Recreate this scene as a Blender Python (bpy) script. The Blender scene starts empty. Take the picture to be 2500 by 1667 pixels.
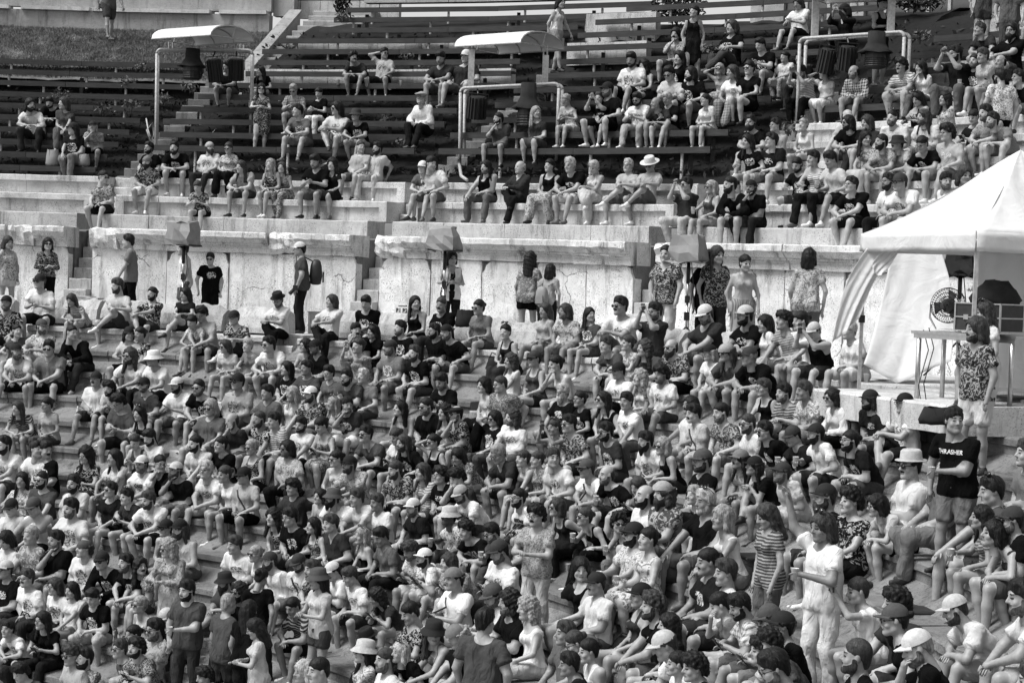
import bpy, math, random
import numpy as np
from mathutils import Matrix, Vector, Euler
from mathutils.bvhtree import BVHTree
random.seed(7); RNG = np.random.default_rng(7)
SC = bpy.context.scene; COL = SC.collection
# ---------------------------------------------------------------- camera, sky, sun, exposure
FPX = 4815.69; PITCH = -0.0335927; ROLL = 0.0363997          # focal length in photo pixels (2500 wide)
_cp, _sp = math.cos(PITCH), math.sin(PITCH)
CF = np.array([0, _cp, _sp]); _U0 = np.array([0, -_sp, _cp]); _R0 = np.array([1.0, 0, 0])
CR = math.cos(ROLL)*_R0 + math.sin(ROLL)*_U0; CU = -math.sin(ROLL)*_R0 + math.cos(ROLL)*_U0
cam = bpy.data.cameras.new('camera'); camo = bpy.data.objects.new('camera', cam); COL.objects.link(camo)
cam.sensor_width = 36; cam.lens = FPX/2500*36; cam.clip_start = 0.5; cam.clip_end = 2000
camo.matrix_world = Matrix(((CR[0], CU[0], -CF[0], 0), (CR[1], CU[1], -CF[1], 0), (CR[2], CU[2], -CF[2], 0), (0, 0, 0, 1)))
SC.camera = camo
SUN_EL, SUN_AZ = math.radians(57), math.radians(-112)        # azimuth from +Y towards +X: behind left of the camera
w = bpy.data.worlds.new('World'); SC.world = w; w.use_nodes = True
nt = w.node_tree; nt.nodes.clear()
sky = nt.nodes.new('ShaderNodeTexSky'); sky.sky_type = 'NISHITA'; sky.sun_disc = False
sky.sun_elevation = SUN_EL; sky.sun_rotation = SUN_AZ; sky.air_density = 1.2; sky.dust_density = 3.0
bw = nt.nodes.new('ShaderNodeRGBToBW'); bg = nt.nodes.new('ShaderNodeBackground'); bg.inputs[1].default_value = 0.118
wo = nt.nodes.new('ShaderNodeOutputWorld')
nt.links.new(sky.outputs[0], bw.inputs[0]); nt.links.new(bw.outputs[0], bg.inputs[0]); nt.links.new(bg.outputs[0], wo.inputs[0])
sl = bpy.data.lights.new('sun', 'SUN'); so = bpy.data.objects.new('sun', sl); COL.objects.link(so)
sl.energy = 2.35; sl.angle = math.radians(26); sl.color = (1, 1, 1)
_sd = Vector((math.sin(SUN_AZ)*math.cos(SUN_EL), math.cos(SUN_AZ)*math.cos(SUN_EL), math.sin(SUN_EL)))
so.rotation_euler = (-_sd).to_track_quat('-Z', 'Y').to_euler()
vs = SC.view_settings; SC.display_settings.display_device = 'sRGB'
vs.view_transform = 'Standard'; vs.look = 'None'; vs.gamma = 1; vs.use_curve_mapping = False; vs.exposure = 0.82
SC.cycles.max_bounces = 5; SC.cycles.diffuse_bounces = 3; SC.cycles.use_denoising = True
# ---------------------------------------------------------------- theatre geometry: rows are arcs round one centre
CX, CY = -14.6674, 17.0569
def pol(r, a, z=0.0):
    a = math.radians(a); return np.array([CX+r*math.cos(a), CY+r*math.sin(a), z])
def ray(px, py): return CF+(px-1250)/FPX*CR+(833.5-py)/FPX*CU
def at(px, py, r):
    """the point that stands r metres from the theatre's centre in the direction of photo pixel px, py"""
    d = ray(px, py); A = d[0]**2+d[1]**2; B = -2*(d[0]*CX+d[1]*CY); Cc = CX*CX+CY*CY-r*r
    q = B*B-4*A*Cc
    if q < 0: return None
    return d*((-B+math.sqrt(q))/2/A)
def atd(px, py, D): return ray(px, py)*D
def pix(P):
    P = np.asarray(P, float); t = P@CF; return 1250+FPX*(P@CR)/t, 833.5-FPX*(P@CU)/t, FPX/t
def ang(P): return math.degrees(math.atan2(P[1]-CY, P[0]-CX))
LR0, LDEP, LZ0, LRISE = 22.278, 0.685, -1.32, 0.396          # lower rows
WALK_Z = -1.30
MROWS = [(25.0, .678), (25.55, .979), (26.2, 1.409), (26.9, 1.835)]
WEDGE = [(77.9, 93.5), (62.7, 76.7), (47.9, 61.5), (30.0, 46.5)]
PLK = {0: [(28.0+.65*k, 2.09+.331*k) for k in range(10)],
       1: [(28.0+.65*k, 2.62+.345*k) for k in range(13)],
       2: [(28.0+.65*k, 2.62+.384*k) for k in range(11)],
       3: [(27.6, 2.27), (28.3, 2.70), (29.0, 3.10)]+[(29.7+.65*k, 3.5+.40*k) for k in range(8)]}
def wedge_of(a):
    for i, (lo, hi) in enumerate(((77.3, 99), (62.1, 77.3), (47.2, 62.1), (0, 47.2))):
        if lo <= a < hi: return i
    return 3
# ---------------------------------------------------------------- materials (the photograph is black and white: greys only)
class NT:
    def __init__(s, m):
        m.use_nodes = True; s.t = m.node_tree; s.t.nodes.clear()
        s.o = s.n('ShaderNodeOutputMaterial'); s.b = s.n('ShaderNodeBsdfPrincipled'); s.l(s.b.outputs[0], s.o.inputs[0])
    def n(s, k, **kw):
        q = s.t.nodes.new(k)
        for a, v in kw.items(): setattr(q, a, v)
        return q
    def l(s, a, b): s.t.links.new(a, b)
    def math(s, op, a, b=None, c=None):
        q = s.n('ShaderNodeMath', operation=op)
        for i, v in enumerate((a, b, c)):
            if v is None: continue
            if isinstance(v, (int, float)): q.inputs[i].default_value = v
            else: s.l(v, q.inputs[i])
        return q.outputs[0]
    def noise(s, vec, scale, detail=4, rough=.6, dist=0):
        q = s.n('ShaderNodeTexNoise'); q.inputs['Scale'].default_value = scale; q.inputs['Detail'].default_value = detail
        q.inputs['Roughness'].default_value = rough; q.inputs['Distortion'].default_value = dist
        if vec is not None: s.l(vec, q.inputs['Vector'])
        return q.outputs[0]
    def ramp(s, v, lo, hi, a=0.0, b=1.0):
        q = s.n('ShaderNodeMapRange'); q.inputs[1].default_value = lo; q.inputs[2].default_value = hi
        q.inputs[3].default_value = a; q.inputs[4].default_value = b; s.l(v, q.inputs[0]); return q.outputs[0]
    def mapv(s, vec, sc):
        q = s.n('ShaderNodeMapping'); q.inputs['Scale'].default_value = sc; s.l(vec, q.inputs['Vector']); return q.outputs[0]
    def lerp(s, f, a, b):
        q = s.n('ShaderNodeMix'); q.data_type = 'FLOAT'
        for i, v in ((0, f), (2, a), (3, b)):
            if isinstance(v, (int, float)): q.inputs[i].default_value = v
            else: s.l(v, q.inputs[i])
        return q.outputs[0]
    def base(s, v):
        q = s.n('ShaderNodeCombineColor')
        for i in range(3): s.l(v, q.inputs[i])
        s.l(q.outputs[0], s.b.inputs['Base Color'])
    def bump(s, v, strength, dist):
        q = s.n('ShaderNodeBump'); q.inputs['Strength'].default_value = strength; q.inputs['Distance'].default_value = dist
        s.l(v, q.inputs['Height']); s.l(q.outputs[0], s.b.inputs['Normal'])
    def rough(s, v, spec=.3): s.b.inputs['Roughness'].default_value = v; s.b.inputs['Specular IOR Level'].default_value = spec
def _new(name): m = bpy.data.materials.new(name); return m, NT(m)
_MC = {}
def stone(name, base, speck=.6, stain=.5, dirt=.3, crack=0.0):
    """weathered marble or limestone: grain, black lichen specks, run stains, worn patches, hairline cracks"""
    m, t = _new(name); g = t.n('ShaderNodeNewGeometry').outputs['Position']
    big = t.noise(g, .9, 5, .65); med = t.noise(g, 6, 5, .7); fine = t.noise(g, 42, 3, .75)
    v = t.math('MULTIPLY', t.ramp(big, .3, .7, 1-dirt, 1.08), t.ramp(med, .25, .75, .82, 1.1))
    sp = t.ramp(fine, .53, .66, 0, speck); patch = t.ramp(t.noise(g, 2.3, 4, .7), .36, .58)
    v = t.math('MULTIPLY', v, t.math('SUBTRACT', 1.0, t.math('MULTIPLY', sp, patch)))
    run = t.noise(t.mapv(g, (5, 5, .7)), 1.0, 5, .7)
    v = t.math('MULTIPLY', v, t.math('SUBTRACT', 1.0, t.ramp(run, .53, .70, 0, stain)))
    h = t.math('ADD', t.math('MULTIPLY', med, .6), t.math('MULTIPLY', fine, .5))
    if crack:
        vo = t.n('ShaderNodeTexVoronoi', feature='DISTANCE_TO_EDGE'); vo.inputs['Scale'].default_value = .55
        wob = t.n('ShaderNodeVectorMath', operation='ADD'); t.l(g, wob.inputs[0])
        nz = t.n('ShaderNodeTexNoise'); nz.inputs['Scale'].default_value = 2.2; nz.inputs['Detail'].default_value = 6; t.l(g, nz.inputs['Vector'])
        sc = t.n('ShaderNodeVectorMath', operation='SCALE'); sc.inputs[3].default_value = .55; t.l(nz.outputs['Color'], sc.inputs[0])
        t.l(sc.outputs[0], wob.inputs[1]); t.l(wob.outputs[0], vo.inputs['Vector'])
        ck = t.ramp(vo.outputs['Distance'], .001, .006, 1, 0); gate = t.ramp(t.noise(g, .8, 2), .50, .53)
        v = t.math('MULTIPLY', v, t.math('SUBTRACT', 1.0, t.math('MULTIPLY', t.math('MULTIPLY', ck, gate), crack)))
    t.base(t.math('MULTIPLY', v, base)); t.rough(.85, .25); t.bump(h, .8, .02); return m
def plain(name, base, rough=.6, var=.25, scale=12, bump=.15, metal=0.0, spec=.3):
    m, t = _new(name); g = t.n('ShaderNodeNewGeometry').outputs['Position']
    nz = t.noise(g, scale, 4, .65); t.base(t.math('MULTIPLY', t.ramp(nz, .3, .7, 1-var, 1+var*.6), base))
    t.rough(rough, spec); t.b.inputs['Metallic'].default_value = metal
    if bump: t.bump(nz, bump, .01)
    return m
def wood(name, base):
    m, t = _new(name); tc = t.n('ShaderNodeTexCoord').outputs['Object']
    gr = t.noise(t.mapv(tc, (1.2, 26, 26)), 2.0, 6, .7, .4); bl = t.noise(tc, 1.7, 4)
    v = t.math('MULTIPLY', t.ramp(gr, .3, .72, .45, 1.5), t.ramp(bl, .3, .7, .7, 1.5))
    t.base(t.math('MULTIPLY', v, base)); t.rough(.62, .35); t.bump(gr, .5, .006); return m
def cloth(name, base, pat='', bottom=False):
    """garment: woven grain and soft creases, prints and patterns laid in the torso's own coordinates"""
    m, t = _new(name)
    at_ = t.n('ShaderNodeAttribute', attribute_name='tl'); v3 = at_.outputs['Vector']
    sep = t.n('ShaderNodeSeparateXYZ'); t.l(v3, sep.inputs[0]); x, y, z = sep.outputs
    rnd = t.n('ShaderNodeObjectInfo').outputs['Random']
    off = t.n('ShaderNodeVectorMath', operation='ADD'); t.l(v3, off.inputs[0])
    cmb = t.n('ShaderNodeCombineXYZ'); 
    for i, k in enumerate((7.3, 3.1, 11.7)): t.l(t.math('MULTIPLY', rnd, k), cmb.inputs[i])
    t.l(cmb.outputs[0], off.inputs[1]); vo = off.outputs[0]
    cre = t.noise(vo, 9, 4, .6, .9); fin = t.noise(vo, 90, 2)
    v = t.math('MULTIPLY', t.ramp(cre, .3, .7, .90, 1.06), base)
    alt = .72 if base < .25 else .03
    if pat in ('w', 'd'):
        alt = .62 if pat == 'w' else .035
        wd = t.math('ADD', .085, t.math('MULTIPLY', rnd, .035))
        hh = t.math('ADD', .045, t.math('MULTIPLY', t.math('FRACT', t.math('MULTIPLY', rnd, 7.7)), .075)); zc = t.math('SUBTRACT', .375, hh)
        dx = t.math('POWER', t.math('DIVIDE', t.math('ABSOLUTE', x), wd), 3.0); dz = t.math('POWER', t.math('DIVIDE', t.math('ABSOLUTE', t.math('SUBTRACT', z, zc)), hh), 3.0)
        ed = t.math('MULTIPLY', t.math('SUBTRACT', t.noise(vo, 16, 3), .5), .8)
        k = t.math('MULTIPLY', t.math('LESS_THAN', t.math('ADD', t.math('ADD', dx, dz), ed), 1.0), t.math('GREATER_THAN', y, .02))
        pt = t.math('MULTIPLY', t.math('GREATER_THAN', t.noise(vo, 26, 4, .7, 1.2), .5), .9)
        v = t.lerp(t.math('MULTIPLY', k, pt), v, alt)
    elif pat == 'f':
        sv = t.n('ShaderNodeVectorMath', operation='SCALE'); t.l(vo, sv.inputs[0]); t.l(t.math('ADD', .65, t.math('MULTIPLY', t.math('FRACT', t.math('MULTIPLY', rnd, 5.3)), 1.3)), sv.inputs[3]); n1 = t.noise(sv.outputs[0], 13, 2, .5, 2.2); n2 = t.noise(sv.outputs[0], 34, 3, .6, 1.0)
        k = t.math('MAXIMUM', t.math('GREATER_THAN', n1, .545), t.math('GREATER_THAN', n2, .60))
        v = t.lerp(t.math('MULTIPLY', k, .85), v, .32 if base < .22 else .11)
    elif pat == 's':
        k = t.math('GREATER_THAN', t.math('SINE', t.math('MULTIPLY', x if bottom else z, 2*math.pi/.034)), .2)
        v = t.lerp(t.math('MULTIPLY', k, .85), v, .28 if base < .25 else .08)
    elif pat == 'c':
        k = t.math('MULTIPLY', t.math('ADD', t.math('GREATER_THAN', t.math('SINE', t.math('MULTIPLY', z, 2*math.pi/.05)), .2),
                   t.math('GREATER_THAN', t.math('SINE', t.math('MULTIPLY', x, 2*math.pi/.05)), .2)), .45)
        v = t.lerp(k, v, .5 if base < .2 else .08)
    t.base(v); t.rough(.95, .06)
    b1 = t.n('ShaderNodeBump'); b1.inputs['Strength'].default_value = .9; b1.inputs['Distance'].default_value = .05
    wv = t.noise(t.mapv(vo, (1.5, 1.2, .7)), 7, 3, .5, .8); t.l(wv, b1.inputs['Height'])
    t.l(b1.outputs[0], t.b.inputs['Normal'])
    return m
TONE = [.004, .010, .025, .052, .088, .135, .285, .38, .46, .55]
def cloth_of(tone, pat, bottom=False):
    k = (tone, pat, bottom)
    if k not in _MC: _MC[k] = cloth('fabric_%s_%s' % (['black','black','dark','dark','grey','grey','pale','pale','white','white'][tone], {'':'plain','w':'print','d':'dark_print','f':'floral','s':'striped','c':'checked'}[pat]), TONE[tone], pat, bottom)
    return _MC[k]
def skin(name, base):
    m, t = _new(name); g = t.n('ShaderNodeTexCoord').outputs['Object']
    nz = t.noise(g, 22, 4, .6); big = t.noise(g, 5, 2)
    t.base(t.math('MULTIPLY', t.math('MULTIPLY', t.ramp(nz, .3, .7, .88, 1.08), t.ramp(big, .3, .7, .9, 1.08)), base))
    t.rough(.5, .4); t.bump(nz, .12, .004); t.b.inputs['Subsurface Weight'].default_value = 0.0; return m
def hairm(name, base):
    m, t = _new(name); g = t.n('ShaderNodeTexCoord').outputs['Object']
    st = t.noise(t.mapv(g, (70, 70, 9)), 1.0, 3, .6, .5); cl = t.noise(g, 25, 3)
    t.base(t.math('MULTIPLY', t.math('MULTIPLY', t.ramp(st, .3, .7, .45, 1.6), t.ramp(cl, .3, .7, .6, 1.4)), base))
    t.rough(.5, .22); t.bump(st, .9, .012); return m
M = {}
SKIN = [skin('skin_fair', .30), skin('skin_light', .26), skin('skin_medium', .215), skin('skin_tanned', .165), skin('skin_dark', .055)]
HAIR = [hairm('hair_dark', .006), hairm('hair_brown', .028), hairm('hair_blonde', .21), hairm('hair_grey', .30)]
M['eye'] = plain('eye_and_brow', .03, .5, .1); M['lip'] = plain('lip', .15, .5, .1)
SHOE = [plain('shoe_black', .02, .6), plain('shoe_grey', .12, .7), plain('shoe_white', .65, .6)]
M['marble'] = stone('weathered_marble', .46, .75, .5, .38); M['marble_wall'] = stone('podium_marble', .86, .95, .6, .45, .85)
M['cornice'] = stone('cornice_marble', .70, .8, .75, .4); M['rough'] = stone('rough_stone', .22, .8, .7, .5)
M['newstone'] = stone('restored_limestone', .58, .75, .55, .4); M['marble_low'] = stone('shaded_stained_marble', .21, .8, .65, .55); M['benchstep'] = stone('shaded_step_stone', .20, .7, .5, .5)  # marble_low: shade between the sitters put into its dark base colour, plus stains
M['step'] = stone('worn_step_stone', .50, .65, .5, .4)
M['concrete'] = stone('stained_concrete', .34, .5, .55, .3); M['railstone'] = stone('balustrade_stone', .30, .5, .5, .35); M['coping'] = stone('pale_coping', .58, .4, .4, .3)
M['wood'] = wood('dark_stained_timber', .022); M['woodpost'] = wood('old_timber_post', .03)
M['steel'] = plain('white_painted_steel', .36, .45, .35, 20, .1); M['steel_d'] = plain('flaking_white_post', .42, .6, .6, 30, .3)
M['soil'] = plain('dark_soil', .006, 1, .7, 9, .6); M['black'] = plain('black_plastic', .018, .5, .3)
M['blackfab'] = plain('black_fabric', .014, .9, .4, 8, .3); M['greyfab'] = plain('grey_canvas', .21, .7, .2, 4, .5)
M['darkglass'] = plain('dark_lens', .008, .12, 0, 5, 0, 0, .6); M['chrome'] = plain('bare_aluminium', .55, .35, .15, 20, .05, 1.0)
M['leaf'] = plain('weed_leaf', .085, .7, .5, 30, .1); M['leafdark'] = plain('ivy_leaf', .014, .7, .6, 10, .1); M['bark'] = plain('bark', .05, .9, .4)
M['grass'] = plain('dry_grass', .13, .9, .5, 2.5, .1); M['turf'] = plain('turf_soil', .12, 1, .6, 3, .5)
M['poly'] = plain('white_polycarbonate', .64, .25, .08, 4, .05); M['cup'] = plain('clear_cup_plastic', .5, .2, .2)
M['paper'] = plain('white_card', .58, .7, .1); M['case'] = plain('flight_case_laminate', .03, .45, .3)
M['ply'] = plain('pale_crate_wood', .45, .8, .3, 6, .2); M['winglass'] = plain('window_glass', .06, .15, .3, 2, 0, 0, .6)
M['plaster'] = stone('rough_plaster', .38, .5, .3, .3); M['ink'] = plain('black_ink', .02, .8, .1)
M['cushion'] = plain('black_vinyl_cushion', .02, .45, .3, 8, .2)
def canvas(name, base):
    m, t = _new(name); g = t.n('ShaderNodeNewGeometry').outputs['Position']
    f = t.noise(t.mapv(g, (1.5, 1.5, 1.5)), 1.6, 5, .55, 1.5); t.base(t.math('MULTIPLY', t.ramp(f, .3, .7, .93, 1.03), base))
    t.rough(.75, .2); t.bump(f, .5, .06)
    tr = t.n('ShaderNodeBsdfTranslucent'); tr.inputs[0].default_value = (base, base, base, 1)
    mx = t.n('ShaderNodeMixShader'); mx.inputs[0].default_value = .3
    t.l(t.b.outputs[0], mx.inputs[1]); t.l(tr.outputs[0], mx.inputs[2]); t.l(mx.outputs[0], t.o.inputs[0]); return m
M['tent'] = canvas('white_tent_canvas', .70)
# ---------------------------------------------------------------- mesh helpers
def tag(o, label=None, cat=None, group=None, kind=None):
    if label: o['label'] = label
    if cat: o['category'] = cat
    if group: o['group'] = group
    if kind: o['kind'] = kind
    return o
def link(name, data, parent=None, mats=(), mw=None):
    o = bpy.data.objects.new(name, data); COL.objects.link(o)
    for m in mats:
        if isinstance(m, str): m = M[m]
        o.data.materials.append(m)
    if mw is not None: o.matrix_world = mw
    if parent is not None:
        o.parent = parent
        if mw is not None: o.matrix_parent_inverse = parent.matrix_world.inverted()
    return o
def empty(name, loc=(0, 0, 0)):
    o = bpy.data.objects.new(name, None); COL.objects.link(o); o.empty_display_size = .1; o.location = loc
    bpy.context.view_layer.update() if False else None
    o.matrix_world = Matrix.Translation(Vector(loc)); return o
class MB:
    def __init__(s): s.v = []; s.f = []; s.mi = []
    def add(s, v, f, mi=0):
        n = len(s.v); s.v += [tuple(float(c) for c in q) for q in v]; s.f += [tuple(n+i for i in q) for q in f]; s.mi += [mi]*len(f); return s
    def box(s, c, size, R=None, mi=0):
        c = np.asarray(c, float); hx = np.asarray(size, float)/2
        P = np.array([[x, y, z] for z in (-1, 1) for y in (-1, 1) for x in (-1, 1)], float)*hx
        if R is not None: P = P@np.asarray(R).T
        return s.add(P+c, [(0, 2, 3, 1), (4, 5, 7, 6), (0, 1, 5, 4), (2, 6, 7, 3), (0, 4, 6, 2), (1, 3, 7, 5)], mi)
    def tube(s, pts, r, n=8, mi=0, caps=True):
        pts = [np.asarray(p, float) for p in pts]; rs = r if isinstance(r, (list, tuple)) else [r]*len(pts)
        V = []; up = np.array([0.13, 0.21, .97])
        for i, p in enumerate(pts):
            d = pts[min(i+1, len(pts)-1)]-pts[max(i-1, 0)]; d = d/(np.linalg.norm(d)+1e-9)
            x = np.cross(d, up); 
            if np.linalg.norm(x) < .2: x = np.cross(d, [1, 0, 0])
            x /= np.linalg.norm(x); y = np.cross(d, x)
            for k in range(n): a = 2*math.pi*k/n; V.append(p+rs[i]*(math.cos(a)*x+math.sin(a)*y))
        F = [(i*n+k, i*n+(k+1) % n, (i+1)*n+(k+1) % n, (i+1)*n+k) for i in range(len(pts)-1) for k in range(n)]
        if caps: F += [tuple(range(n))[::-1], tuple((len(pts)-1)*n+k for k in range(n))]
        return s.add(V, F, mi)
    def lathe(s, prof, c=(0, 0, 0), n=14, sx=1, sy=1, mi=0, R=None):
        V = [np.array([r*math.cos(2*math.pi*k/n)*sx, r*math.sin(2*math.pi*k/n)*sy, z]) for r, z in prof for k in range(n)]
        V = np.array(V); 
        if R is not None: V = V@np.asarray(R).T
        F = [(i*n+k, i*n+(k+1) % n, (i+1)*n+(k+1) % n, (i+1)*n+k) for i in range(len(prof)-1) for k in range(n)]
        return s.add(V+np.asarray(c, float), F, mi)
    def prism(s, poly, depth, O, X, Y, N, mi=0):
        """polygon in the plane O + x X + y Y, given thickness along N"""
        O, X, Y, N = (np.asarray(q, float) for q in (O, X, Y, N)); n = len(poly)
        A = [O+x*X+y*Y for x, y in poly]; V = A+[p+depth*N for p in A]
        F = [tuple(range(n)), tuple(range(2*n-1, n-1, -1))]+[(i, i+n, (i+1) % n+n, (i+1) % n) for i in range(n)]
        return s.add(V, F, mi)
    def build(s, name, mats, parent=None, smooth=False, origin=None):
        me = bpy.data.meshes.new(name); V = s.v
        O = None
        if origin is not None:
            O = np.asarray(origin, float); V = [tuple(np.asarray(p)-O) for p in V]
        me.from_pydata(V, [], s.f)
        if any(s.mi): me.polygons.foreach_set('material_index', s.mi)
        if smooth: me.polygons.foreach_set('use_smooth', [True]*len(s.f))
        me.update()
        mats = mats if isinstance(mats, (list, tuple)) else [mats]
        o = link(name, me, None, mats)
        if O is not None: o.matrix_world = Matrix.Translation(Vector(O))
        if parent is not None:
            o.parent = parent; o.matrix_parent_inverse = parent.matrix_world.inverted()
        return o
def fixn(o):
    import bmesh
    b = bmesh.new(); b.from_mesh(o.data); bmesh.ops.recalc_face_normals(b, faces=b.faces); b.to_mesh(o.data); b.free(); return o
def arc_prism(prof, a0, a1, n, jit=0.0, gap=.004, rj=0.0, zj=0.0, R=None):
    """closed block: profile in (r, z) swept from angle a0 to a1 about the theatre's centre"""
    rng = R or random; m = MB(); k = len(prof)
    rm = sum(p[0] for p in prof)/k; ga = math.degrees(gap/rm); a0 += ga; a1 -= ga; V = []
    dr, dz = rng.uniform(-rj, rj), rng.uniform(-zj, zj)
    for i in range(n+1):
        a = a0+(a1-a0)*i/n
        for (r, z) in prof: V.append(pol(r+dr+rng.uniform(-jit, jit), a+math.degrees(rng.uniform(-jit, jit)/rm)*.5, z+dz+rng.uniform(-jit, jit)))
    F = [(i*k+j, i*k+(j+1) % k, (i+1)*k+(j+1) % k, (i+1)*k+j) for i in range(n) for j in range(k)]
    F += [tuple(range(k))[::-1], tuple(n*k+j for j in range(k))]
    return m.add(V, F)
# ================================================================= THE SETTING
_build0 = MB.build
def _build(s, *a, **k): return fixn(_build0(s, *a, **k))
MB.build = _build
R2 = random.Random(21)
def in_view(P, mx=220, top=-260, bot=1950):
    x, y, s = pix(P); return -mx < x < 2500+mx and top < y < bot
def arc_sheet(prof, a0, a1, n, name, mat, jit=0.0, kind='structure'):
    m = MB(); k = len(prof)
    V = [pol(r, a0+(a1-a0)*i/n, z+R2.uniform(-jit, jit)) for i in range(n+1) for r, z in prof]
    m.add(V, [(i*k+j, i*k+j+1, (i+1)*k+j+1, (i+1)*k+j) for i in range(n) for j in range(k-1)])
    return tag(m.build(name, mat, smooth=True), kind=kind)
# ground far below and around, orchestra floor
m = MB(); m.add([(-900, -900, -8.6), (900, -900, -8.6), (900, 900, -8.6), (-900, 900, -8.6)], [(0, 1, 2, 3)])
tag(m.build('ground', 'turf'), kind='structure')
m = MB(); m.lathe([(0.01, -8.3), (11.6, -8.3), (11.6, -8.7)], (CX, CY, 0), 60); tag(m.build('orchestra_floor', 'step'), kind='structure')
# ---- lower seating: rows of marble blocks, each block its own piece
AISLE = [(31.0, 32.3), (46.6, 47.9), (61.5, 62.7), (76.7, 77.9)]
cav = empty('lower_seating_terrace', pol(20, 45, -5)); tag(cav, kind='structure')
nb = 0; extra = MB()
for i in range(17):
    r0 = LR0-LDEP*i; z = LZ0-LRISE*i
    prof = [(r0+.03, z-.42), (r0+.03, z-.12), (r0-.005, z-.095), (r0, z-.02), (r0+.02, z), (r0+.35, z+.004), (r0+.72, z), (r0+.72, z-.42)]
    a = -14.0+R2.uniform(0, 2)
    while a < 99:
        da = math.degrees(R2.uniform(1.15, 1.7)/r0); e = min(a+da, 99)
        for lo, hi in AISLE:
            if a < lo < e: e = lo
            if lo <= a < hi: a = hi; e = a+da
        if e-a > .8 and in_view(pol(r0, (a+e)/2, z)):
            b = arc_prism(prof, a, e, 4, .006, .006, .014, .007, R2)
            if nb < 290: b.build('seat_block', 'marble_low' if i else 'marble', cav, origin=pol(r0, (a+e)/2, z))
            else: extra.add(b.v, b.f)
            nb += 1
        a = e
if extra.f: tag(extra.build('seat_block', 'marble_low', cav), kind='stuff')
arc_sheet([(LR0-LDEP*j+.12, LZ0-LRISE*j-.16) for j in range(17)][::-1], -20, 100, 90, 'terrace_core', 'rough')
# steps of the lower aisles
for lo, hi in AISLE[:3]:
    st = empty('aisle_stairs', pol(18, lo, -4)); tag(st, kind='structure')
    for j in range(28):
        r = LR0-.3425*j+.3; z = LZ0-.198*j+.05
        if in_view(pol(r, lo, z), 60):
            arc_prism([(r, z-.24), (r, z-.02), (r+.02, z), (r+.38, z), (r+.38, z-.24)], lo+.03, hi-.03, 3, .012, .01, .01, .005, R2).build('stair_step', 'step', st)
# seat backs of the topmost lower row: worn curved slabs with broken tops
BACKS = [(92, 87), (86.6, 83), (82.6, 78.3), (76.2, 73.6), (73.4, 70.6), (70.3, 66.6), (66.2, 63.1), (61.0, 58.4), (58.1, 55.6), (55.4, 52.6), (52.3, 48.4), (46.0, 43.5), (43.3, 40.5), (40.2, 37.0), (36.7, 33.0)]
for (a1, a0) in BACKS:
    n = 16; m = MB(); k = 7; V = []; ph = R2.uniform(0, 9)
    for i in range(n+1):
        a = a0+(a1-a0)*i/n; e = min(i, n-i)
        top = -.79+.03*math.sin(i*.5+ph)+.015*math.sin(i*1.9+ph*2)+R2.uniform(-.015, .015)-(.05 if e == 0 else .02 if e == 1 else 0)
        for r, z in ((22.80, -1.28), (22.80, -1.18), (22.86, -.98), (22.98, top-.03), (23.06, top), (23.20, top-.05), (23.24, -1.36)):
            V.append(pol(r+R2.uniform(-.012, .012), a, z))
    F = [(i*k+j, i*k+(j+1) % k, (i+1)*k+(j+1) % k, (i+1)*k+j) for i in range(n) for j in range(k)]+[tuple(range(k)), tuple(n*k+j for j in range(k))]
    m.add(V, F); b = m.build('seat_back', 'marble', smooth=False); b.parent = cav; b.matrix_parent_inverse = cav.matrix_world.inverted()
arc_sheet([(22.9, WALK_Z-.3), (22.92, WALK_Z), (25.2, WALK_Z)], -14, 100, 100, 'walkway', 'step')
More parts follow.
